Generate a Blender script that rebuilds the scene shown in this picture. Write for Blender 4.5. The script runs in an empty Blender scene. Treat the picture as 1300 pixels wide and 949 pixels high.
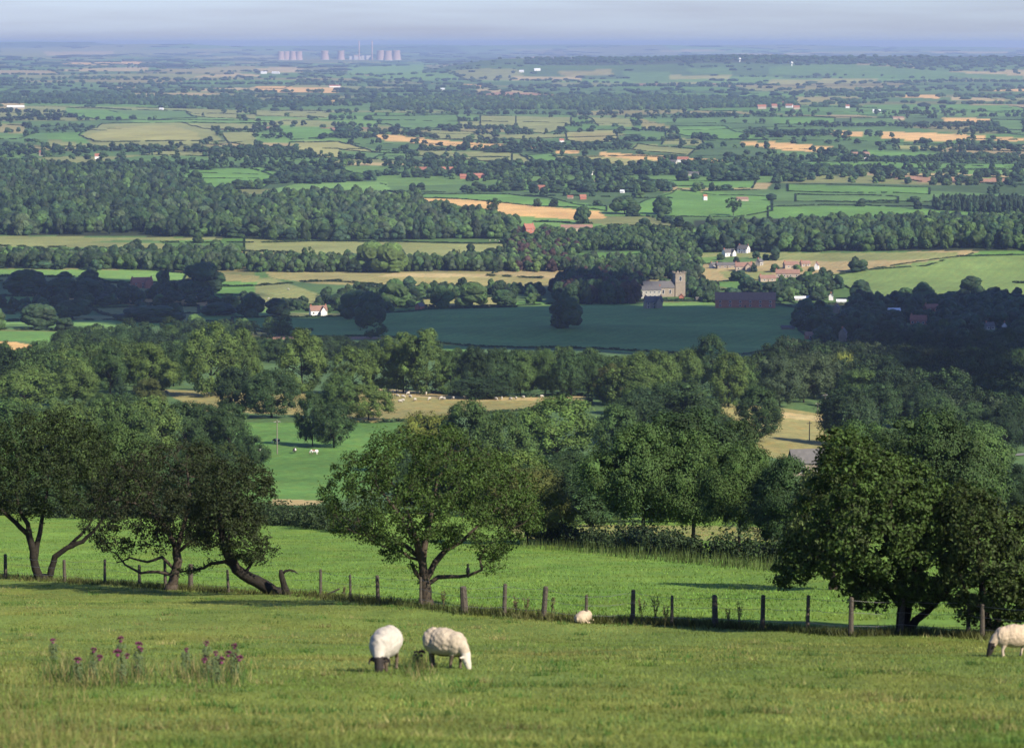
import bpy, bmesh, math, random
import numpy as np
from mathutils import Vector, Matrix, noise as mnoise

scene = bpy.context.scene
COL = scene.collection
rng = np.random.default_rng(11)
random.seed(5)

# ------------------------------------------------------------------ camera model
F, CX, CY, YH = 3700.0, 650.0, 474.5, 55.0
TH = math.atan((CY - YH) / F)
CT, ST = math.cos(TH), math.sin(TH)

def slope_row(row):
    b = -(np.asarray(row, float) - CY) / F
    return (-ST + CT * b) / (CT + ST * b)

def ray(px, py):
    """direction per unit of forward distance: (X/Y, Z/Y)"""
    b = -(np.asarray(py, float) - CY) / F
    den = CT + ST * b
    return ((np.asarray(px, float) - CX) / F) / den, (-ST + CT * b) / den

def project(X, Y, Z):
    dep = Y * CT - Z * ST
    up = Y * ST + Z * CT
    return CX + F * X / dep, CY - F * up / dep

# ------------------------------------------------------------------ terrain
COLS = np.array([-1400, -650, 0, 325, 500, 650, 820, 975, 1150, 1300, 1950, 2700], float)
NC = len(COLS)
def rows(y, *r): return (y, [y * float(slope_row(v)) for v in r])
def lift(y): return 5.0 * y / F if y > 100 else 0.0
def flat(y, z): return (y, [z + lift(y)] * NC)
def cz(y, d):      # columns -> z by interpolation of a few values
    k = sorted(d); return (y, list(np.interp(COLS, k, [d[i] for i in k]) + lift(y)))
def cr(y, d):
    k = sorted(d); return (y, [y * float(slope_row(v)) for v in np.interp(COLS, k, [d[i] for i in k])])
ST_ = [flat(-80, 1.0), flat(0, -1.7), flat(20, -5.6), flat(45, -10.7), flat(63, -13.7), flat(92, -18.8), flat(106, -21.0), flat(155, -28.6),
       flat(220, -38.2), flat(330, -54.0), cr(450, {0: 645, 820: 645, 1300: 650}), cr(600, {0: 630, 820: 628, 1300: 640}),
       cr(700, {0: 602, 820: 602, 1300: 618}), cr(800, {0: 568, 820: 568, 1300: 594}), cr(880, {0: 544, 820: 545, 1300: 575}),
       cr(930, {0: 530, 820: 533, 1300: 562}), cr(990, {0: 515, 820: 519, 1300: 548}), cr(1050, {0: 501, 820: 507, 1300: 535}),
       cr(1150, {0: 489, 820: 494, 1300: 518}), cr(1500, {0: 456, 820: 458, 1300: 474}), cr(1800, {0: 433, 820: 434, 1300: 443}),
       cr(2100, {0: 409, 1300: 412}), cr(2400, {0: 387, 1300: 386}), flat(2700, -221.5), flat(3300, -222.5), flat(5000, -221), flat(8000, -217),
       flat(12000, -212), flat(14500, -207),
       cz(17200, {0: -196, 325: -204, 540: -200, 650: -128, 800: -124, 850: -118, 975: -101, 1150: -101, 1300: -116, 2000: -130}),
       cz(21000, {0: -182, 325: -208, 540: -205, 650: -190, 1300: -190}),
       cz(30000, {-300: -150, 0: -150, 250: -185, 330: -211, 560: -211, 700: -190, 1300: -190}),
       cz(38000, {0: -120, 250: -140, 330: -185, 560: -185, 1300: -170}),
       cz(46000, {0: -88, 250: -92, 330: -120, 480: -128, 600: -112, 700: -96, 900: -100, 1000: -116, 1150: -140, 1300: -158}),
       flat(62000, -300)]
SY = np.array([s[0] for s in ST_]); SZ = np.array([s[1] for s in ST_])   # (n, NC)
TL = np.log(SY + 200.0)
def pchip(x, y, xq):
    h = np.diff(x); d = np.diff(y) / h; m = np.zeros_like(y)
    for i in range(1, len(x) - 1):
        if d[i-1] * d[i] > 0:
            w1, w2 = 2*h[i] + h[i-1], h[i] + 2*h[i-1]
            m[i] = (w1 + w2) / (w1 / d[i-1] + w2 / d[i])
    m[0], m[-1] = d[0], d[-1]
    k = np.clip(np.searchsorted(x, xq) - 1, 0, len(x) - 2)
    t = (xq - x[k]) / h[k]
    return ((1 + 2*t) * (1 - t)**2) * y[k] + t * (1 - t)**2 * h[k] * m[k] + t*t*(3 - 2*t) * y[k+1] + t*t*(t - 1) * h[k] * m[k+1]
NT = 1600
TQ = np.linspace(TL[0], TL[-1], NT)
TAB = np.stack([pchip(TL, SZ[:, c], TQ) for c in range(NC)])              # (NC, NT)
NCU = 400
CQ = np.linspace(COLS[0], COLS[-1], NCU)
TAB2 = np.stack([pchip(COLS, TAB[:, k], CQ) for k in range(NT)], 1)        # (NCU, NT)

_wr = np.random.default_rng(3)
def _waves(n, lo, hi):
    a = _wr.uniform(0, 2*np.pi, n); L = np.exp(_wr.uniform(np.log(lo), np.log(hi), n)); p = _wr.uniform(0, 6.28, n)
    return np.cos(a) * 2*np.pi / L, np.sin(a) * 2*np.pi / L, p
WAVES = [(_waves(10, 2.5, 11), 0.035, 0, 30, 400, 700), (_waves(8, 25, 70), 0.16, 60, 140, 1500, 3000), (_waves(8, 140, 420), 1.6, 900, 1400, 9000, 14000),
         (_waves(9, 700, 2200), 4.2, 3000, 5000, 40000, 50000), (_waves(8, 1500, 5000), 12.0, 13000, 18000, 20000, 24000), (_waves(7, 3500, 9000), 34.0, 33000, 42000, 60000, 70000)]
def _ss(a, b, x):
    t = np.clip((x - a) / (b - a), 0, 1); return t*t*(3 - 2*t)
def ground(X, Y):
    X = np.asarray(X, float); Y = np.asarray(Y, float)
    t = (np.log(np.maximum(Y, -79) + 200.0) - TL[0]) / (TL[-1] - TL[0]) * (NT - 1)
    c = (650 + F * X / np.maximum(Y, 60.0) - CQ[0]) / (CQ[-1] - CQ[0]) * (NCU - 1)
    t = np.clip(t, 0, NT - 1.001); c = np.clip(c, 0, NCU - 1.001)
    ti = t.astype(int); ci = c.astype(int); tf = t - ti; cf = c - ci
    z = (TAB2[ci, ti]*(1-cf)*(1-tf) + TAB2[ci+1, ti]*cf*(1-tf) + TAB2[ci, ti+1]*(1-cf)*tf + TAB2[ci+1, ti+1]*cf*tf)
    for (kx, ky, p), amp, a0, a1, b0, b1 in WAVES:
        w = _ss(a0, a1, Y) * (1 - _ss(b0, b1, Y)) * amp
        if np.any(w > 0):
            s = 0
            for i in range(len(kx)): s = s + np.sin(kx[i]*X + ky[i]*Y + p[i])
            z = z + w * s / math.sqrt(len(kx))
    # the long green hill on the right and the olive mound left of centre
    z = z + 24 * np.exp(-((X - 560) / 300)**2 - ((Y - 2880) / 300)**2)
    z = z + 7 * np.exp(-((X + 170) / 60)**2 - ((Y - 2560) / 130)**2)
    z = z + 8 * np.exp(-((X - 150) / 240)**2 - ((Y - 2150) / 220)**2)
    return z
def g1(x, y): return float(ground(x, y))

_YS = np.exp(np.linspace(math.log(30), math.log(60000), 2600))
def unproject(px, py):
    px = np.atleast_1d(np.asarray(px, float)); py = np.atleast_1d(np.asarray(py, float))
    ux, uz = ray(px, py)
    out = np.zeros((len(px), 3))
    for s in range(0, len(px), 400):
        a = ux[s:s+400, None]; b = uz[s:s+400, None]
        hit = (b * _YS[None]) < ground(a * _YS[None], np.broadcast_to(_YS[None], (a.shape[0], len(_YS))))
        k = np.where(hit.any(1), hit.argmax(1), len(_YS) - 1); k = np.maximum(k, 1)
        lo = _YS[k-1].copy(); hi = _YS[k].copy()
        for _ in range(25):
            m = (lo + hi) / 2; h = uz[s:s+400] * m < ground(ux[s:s+400] * m, m)
            hi = np.where(h, m, hi); lo = np.where(h, lo, m)
        out[s:s+400, 0] = ux[s:s+400] * hi; out[s:s+400, 1] = hi; out[s:s+400, 2] = uz[s:s+400] * hi
    return out
def up1(px, py): return unproject([px], [py])[0]

def inpoly(px, py, poly):
    P = np.asarray(poly, float); n = len(P); r = np.zeros(np.shape(px), bool)
    j = n - 1
    for i in range(n):
        xi, yi = P[i]; xj, yj = P[j]
        if yi != yj:
            c = ((yi > py) != (yj > py)) & (px < (xj - xi) * (py - yi) / (yj - yi) + xi)
            r ^= c
        j = i
    return r
def edge_dist(px, py, poly):
    P = np.asarray(poly, float); d = np.full(np.shape(px), 1e9)
    for i in range(len(P)):
        a = P[i]; b = P[(i+1) % len(P)]; ab = b - a
        t = np.clip(((px-a[0])*ab[0] + (py-a[1])*ab[1]) / (ab @ ab + 1e-9), 0, 1)
        d = np.minimum(d, np.hypot(px - a[0] - t*ab[0], py - a[1] - t*ab[1]))
    return d

# ------------------------------------------------------------------ mesh helpers
def mesh_np(name, V, polys, mats=(), attr=None, smooth=False, midx=None):
    """V (n,3); polys list of int arrays (k,3|4)"""
    me = bpy.data.meshes.new(name)
    V = np.asarray(V, np.float32)
    me.vertices.add(len(V)); me.vertices.foreach_set('co', V.ravel())
    polys = [np.asarray(p, np.int32) for p in polys if len(p)]
    nl = sum(p.size for p in polys); npoly = sum(len(p) for p in polys)
    me.loops.add(nl); me.polygons.add(npoly)
    me.loops.foreach_set('vertex_index', np.concatenate([p.ravel() for p in polys]))
    tot = np.concatenate([np.full(len(p), p.shape[1], np.int32) for p in polys])
    me.polygons.foreach_set('loop_start', np.concatenate([[0], np.cumsum(tot)[:-1]]).astype(np.int32))
    for m in mats: me.materials.append(m)
    if midx is not None: me.polygons.foreach_set('material_index', np.asarray(midx, np.int32))
    me.polygons.foreach_set('use_smooth', np.full(npoly, smooth, bool))
    if attr is not None:
        a = me.attributes.new('tint', 'FLOAT_COLOR', 'POINT')
        c = np.ones((len(V), 4), np.float32); c[:, :3] = attr
        a.data.foreach_set('color', c.ravel())
    me.update(calc_edges=True); me.validate()
    return me

class Buf:
    """collects pieces into one mesh"""
    def __init__(s): s.V = []; s.Q = []; s.T = []; s.C = []; s.n = 0
    def add(s, V, Q=None, T=None, col=None):
        V = np.asarray(V, float).reshape(-1, 3)
        if Q is not None and len(Q): s.Q.append(np.asarray(Q, int) + s.n)
        if T is not None and len(T): s.T.append(np.asarray(T, int) + s.n)
        s.V.append(V); s.n += len(V)
        if col is not None: s.C.append(np.broadcast_to(np.asarray(col, float), (len(V), 3)))
    def box(s, x0, y0, z0, x1, y1, z1):
        V = [(x, y, z) for z in (z0, z1) for x, y in ((x0, y0), (x1, y0), (x1, y1), (x0, y1))]
        s.add(V, [(0, 3, 2, 1), (4, 5, 6, 7), (0, 1, 5, 4), (1, 2, 6, 5), (2, 3, 7, 6), (3, 0, 4, 7)])
    def tube(s, pts, rad, n=6, cap=True):
        P = np.asarray(pts, float); R = np.broadcast_to(np.asarray(rad, float), (len(P),))
        V = []; a = np.linspace(0, 2*np.pi, n, endpoint=False)
        for i in range(len(P)):
            d = P[min(i+1, len(P)-1)] - P[max(i-1, 0)]; d = d / (np.linalg.norm(d) + 1e-9)
            ref = np.array([0, 0, 1.0]) if abs(d[2]) < .8 else np.array([1.0, 0, 0])
            u = np.cross(d, ref); u /= np.linalg.norm(u); v = np.cross(d, u)
            V.append(P[i] + R[i] * (np.cos(a)[:, None] * u + np.sin(a)[:, None] * v))
        V = np.concatenate(V); Q = []
        for i in range(len(P) - 1):
            for k in range(n): Q.append((i*n + k, i*n + (k+1) % n, (i+1)*n + (k+1) % n, (i+1)*n + k))
        T = []
        if cap:
            c0 = len(V); V = np.concatenate([V, P[:1], P[-1:]])
            for k in range(n):
                T.append((c0, (k+1) % n, k)); T.append((c0+1, (len(P)-1)*n + k, (len(P)-1)*n + (k+1) % n))
        s.add(V, Q, T)
    def lathe(s, prof, n=16, c=(0, 0)):
        a = np.linspace(0, 2*np.pi, n, endpoint=False); V = []; Q = []
        for r, z in prof:
            V.append(np.stack([c[0] + r*np.cos(a), c[1] + r*np.sin(a), np.full(n, z)], 1))
        for i in range(len(prof) - 1):
            for k in range(n): Q.append((i*n + k, i*n + (k+1) % n, (i+1)*n + (k+1) % n, (i+1)*n + k))
        s.add(np.concatenate(V), Q)
    def mesh(s, name, mat=None, smooth=False):
        return mesh_np(name, np.concatenate(s.V), (s.Q and [np.concatenate(s.Q)] or []) + (s.T and [np.concatenate(s.T)] or []),
                       [mat] if mat else [], np.concatenate(s.C) if s.C else None, smooth)

def link(name, me, parent=None, loc=None, rotz=None, scale=None):
    o = bpy.data.objects.new(name, me); COL.objects.link(o)
    if parent: o.parent = parent
    if loc is not None: o.location = [float(v) for v in loc]
    if rotz is not None: o.rotation_euler = (0, 0, rotz)
    if scale is not None: o.scale = scale
    return o
def tag(o, label=None, cat=None, group=None, kind=None):
    if label: o['label'] = label
    if cat: o['category'] = cat
    if group: o['group'] = group
    if kind: o['kind'] = kind
    return o
def thing(name, label, cat, loc, rotz=0.0, group=None, scale=None):
    o = link(name, None, None, loc, rotz, scale); o.empty_display_size = 0.2
    return tag(o, label, cat, group)

_ICO = {}
def ico(sub):
    if sub not in _ICO:
        bm = bmesh.new(); bmesh.ops.create_icosphere(bm, subdivisions=sub, radius=1.0)
        bm.verts.ensure_lookup_table()
        _ICO[sub] = (np.array([v.co[:] for v in bm.verts]), np.array([[v.index for v in f.verts] for f in bm.faces])); bm.free()
    return _ICO[sub]

def leaves(C, N, S, rg, fold=0.25, asp=0.62):
    """rhombic leaf quads; C centres, N normals, S half sizes"""
    n = len(C); N = N / (np.linalg.norm(N, axis=1, keepdims=True) + 1e-9)
    r = rg.normal(size=(n, 3)); T = np.cross(N, r); T /= (np.linalg.norm(T, axis=1, keepdims=True) + 1e-9)
    B = np.cross(N, T); S = np.broadcast_to(np.asarray(S, float), (n,))[:, None]
    V = np.empty((n, 4, 3))
    V[:, 0] = C - T*S; V[:, 1] = C + B*S*asp + N*S*fold; V[:, 2] = C + T*S; V[:, 3] = C - B*S*asp + N*S*fold
    return V.reshape(-1, 3), np.arange(4*n).reshape(n, 4)

# ------------------------------------------------------------------ materials
def newmat(name):
    m = bpy.data.materials.new(name); m.use_nodes = True
    nt = m.node_tree; bs = nt.nodes['Principled BSDF']
    return m, nt, bs
def N(nt, t, **kw):
    n = nt.nodes.new(t)
    for k, v in kw.items():
        if k.startswith('_'): setattr(n, k[1:], v)
        else: n.inputs[k.replace('_', ' ')].default_value = v
    return n
def plain(name, col, rough=0.8, var=0.25, scale=3.0, spec=0.2, bump=0.0):
    m, nt, bs = newmat(name)
    tc = N(nt, 'ShaderNodeTexCoord'); ns = N(nt, 'ShaderNodeTexNoise', Scale=scale, Detail=5.0, Roughness=0.6)
    nt.links.new(tc.outputs['Object'], ns.inputs['Vector'])
    mr = N(nt, 'ShaderNodeMapRange'); mr.inputs['From Min'].default_value = .25; mr.inputs['From Max'].default_value = .75
    mr.inputs['To Min'].default_value = 1 - var; mr.inputs['To Max'].default_value = 1 + var
    nt.links.new(ns.outputs['Fac'], mr.inputs['Value'])
    mx = N(nt, 'ShaderNodeVectorMath', _operation='SCALE'); mx.inputs[0].default_value = col
    nt.links.new(mr.outputs['Result'], mx.inputs['Scale']); nt.links.new(mx.outputs['Vector'], bs.inputs['Base Color'])
    bs.inputs['Roughness'].default_value = rough; bs.inputs['Specular IOR Level'].default_value = spec
    if bump:
        b = N(nt, 'ShaderNodeBump', Strength=bump, Distance=0.05); nt.links.new(ns.outputs['Fac'], b.inputs['Height'])
        nt.links.new(b.outputs['Normal'], bs.inputs['Normal'])
    return m
def foliage(name, use_attr, leafvar=0.45, noise_scale=0.5, transl=0.22):
    """leaf material; base colour comes from a tint set per tree (object colour, or the tint attribute of a merged mesh)"""
    m, nt, bs = newmat(name)
    if use_attr: src = N(nt, 'ShaderNodeAttribute', _attribute_name='tint').outputs['Color']
    else: src = N(nt, 'ShaderNodeObjectInfo').outputs['Color']
    geo = N(nt, 'ShaderNodeNewGeometry')
    ns = N(nt, 'ShaderNodeTexNoise', Scale=noise_scale, Detail=3.0)
    nt.links.new(geo.outputs['Position'], ns.inputs['Vector'])
    a = N(nt, 'ShaderNodeMapRange'); a.inputs['To Min'].default_value = 1 - leafvar; a.inputs['To Max'].default_value = 1 + leafvar
    nt.links.new(geo.outputs['Random Per Island'], a.inputs['Value'])
    b = N(nt, 'ShaderNodeMapRange'); b.inputs['From Min'].default_value = .3; b.inputs['From Max'].default_value = .7
    b.inputs['To Min'].default_value = .62; b.inputs['To Max'].default_value = 1.32
    nt.links.new(ns.outputs['Fac'], b.inputs['Value'])
    mu = N(nt, 'ShaderNodeMath', _operation='MULTIPLY'); nt.links.new(a.outputs[0], mu.inputs[0]); nt.links.new(b.outputs[0], mu.inputs[1])
    hs = N(nt, 'ShaderNodeHueSaturation')
    h = N(nt, 'ShaderNodeMapRange'); h.inputs['To Min'].default_value = .488; h.inputs['To Max'].default_value = .508
    nt.links.new(geo.outputs['Random Per Island'], h.inputs['Value']); nt.links.new(h.outputs[0], hs.inputs['Hue'])
    nt.links.new(mu.outputs[0], hs.inputs['Value']); nt.links.new(src, hs.inputs['Color'])
    nt.links.new(hs.outputs['Color'], bs.inputs['Base Color'])
    bs.inputs['Roughness'].default_value = .6; bs.inputs['Specular IOR Level'].default_value = .12
    tr = N(nt, 'ShaderNodeBsdfTranslucent')
    br = N(nt, 'ShaderNodeVectorMath', _operation='MULTIPLY'); br.inputs[1].default_value = (1.5, 1.5, .7)
    nt.links.new(hs.outputs['Color'], br.inputs[0]); nt.links.new(br.outputs[0], tr.inputs['Color'])
    mx = N(nt, 'ShaderNodeMixShader'); mx.inputs[0].default_value = transl
    nt.links.new(bs.outputs[0], mx.inputs[1]); nt.links.new(tr.outputs[0], mx.inputs[2])
    nt.links.new(mx.outputs[0], nt.nodes['Material Output'].inputs['Surface'])
    return m
M = {}
M['leaf'] = foliage('leaf_near', False, .6, 1.3, .15)
M['leaf_mid'] = foliage('leaf_mid', False, .35, .12, .10)
M['leaf_far'] = foliage('leaf_far', True, .35, .30, .08)
M['grass'] = foliage('grass_blade', True, .35, .4, .3)
M['bark'] = plain('bark', (.055, .044, .033), .9, .5, 9, .1, .6)
M['bark_dark'] = plain('bark_dark', (.022, .019, .015), .9, .5, 9, .1, .6)
M['post'] = plain('weathered_wood', (.075, .064, .05), .9, .45, 12, .1, .4)
M['wire'] = plain('fence_wire', (.16, .16, .16), .5, .1, 5, .4)
M['white_wall'] = plain('white_render', (.70, .68, .64), .8, .08, .6)
M['stone'] = plain('stone', (.24, .20, .15), .9, .25, .8)
M['pale_stone'] = plain('pale_stone', (.34, .32, .275), .9, .2, .7)
M['brick'] = plain('red_brick', (.33, .13, .085), .9, .25, .7)
M['tan_wall'] = plain('buff_brick', (.36, .285, .215), .9, .2, .7)
M['slate'] = plain('slate_roof', (.10, .095, .09), .7, .25, .8)
M['tile'] = plain('clay_tile_roof', (.27, .115, .075), .8, .25, .8)
M['brown_tile'] = plain('brown_tile_roof', (.22, .13, .095), .8, .25, .8)
M['tin'] = plain('pale_sheet_roof', (.62, .63, .64), .5, .12, .6)
M['glass'] = plain('window_glass', (.03, .035, .045), .15, .1, 1, .5)
M['frame'] = plain('white_frame', (.75, .74, .72), .6, .05, 1)
M['door'] = plain('dark_door', (.06, .045, .035), .6, .2, 2)
M['concrete'] = plain('tower_concrete', (.40, .28, .23), .9, .12, .02)
M['cladding'] = plain('pale_cladding', (.52, .48, .45), .7, .1, .02)
SKY_STRENGTH = .05; SKY_TINT = (1.10, 1.24, 1.84); HAZE_COL = (.53, .635, .95); HAZE_D = 4.3e-5; HAZE_G = .3; EXPOSURE = 1.03; N_TREES = 300
# ------------------------------------------------------------------ field colours (albedo)
CLS = {'N': (.124, .178, .037), 'S': (.122, .215, .036), 'G1': (.098, .205, .046), 'G2': (.090, .172, .050), 'G3': (.125, .235, .060), 'O1': (.190, .218, .078),
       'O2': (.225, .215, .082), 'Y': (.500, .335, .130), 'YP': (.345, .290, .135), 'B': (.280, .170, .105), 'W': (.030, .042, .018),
       'D': (.070, .128, .044), 'HL': (.140, .212, .062), 'CW': (.088, .185, .042), 'LG': (.245, .255, .090)}
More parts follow.
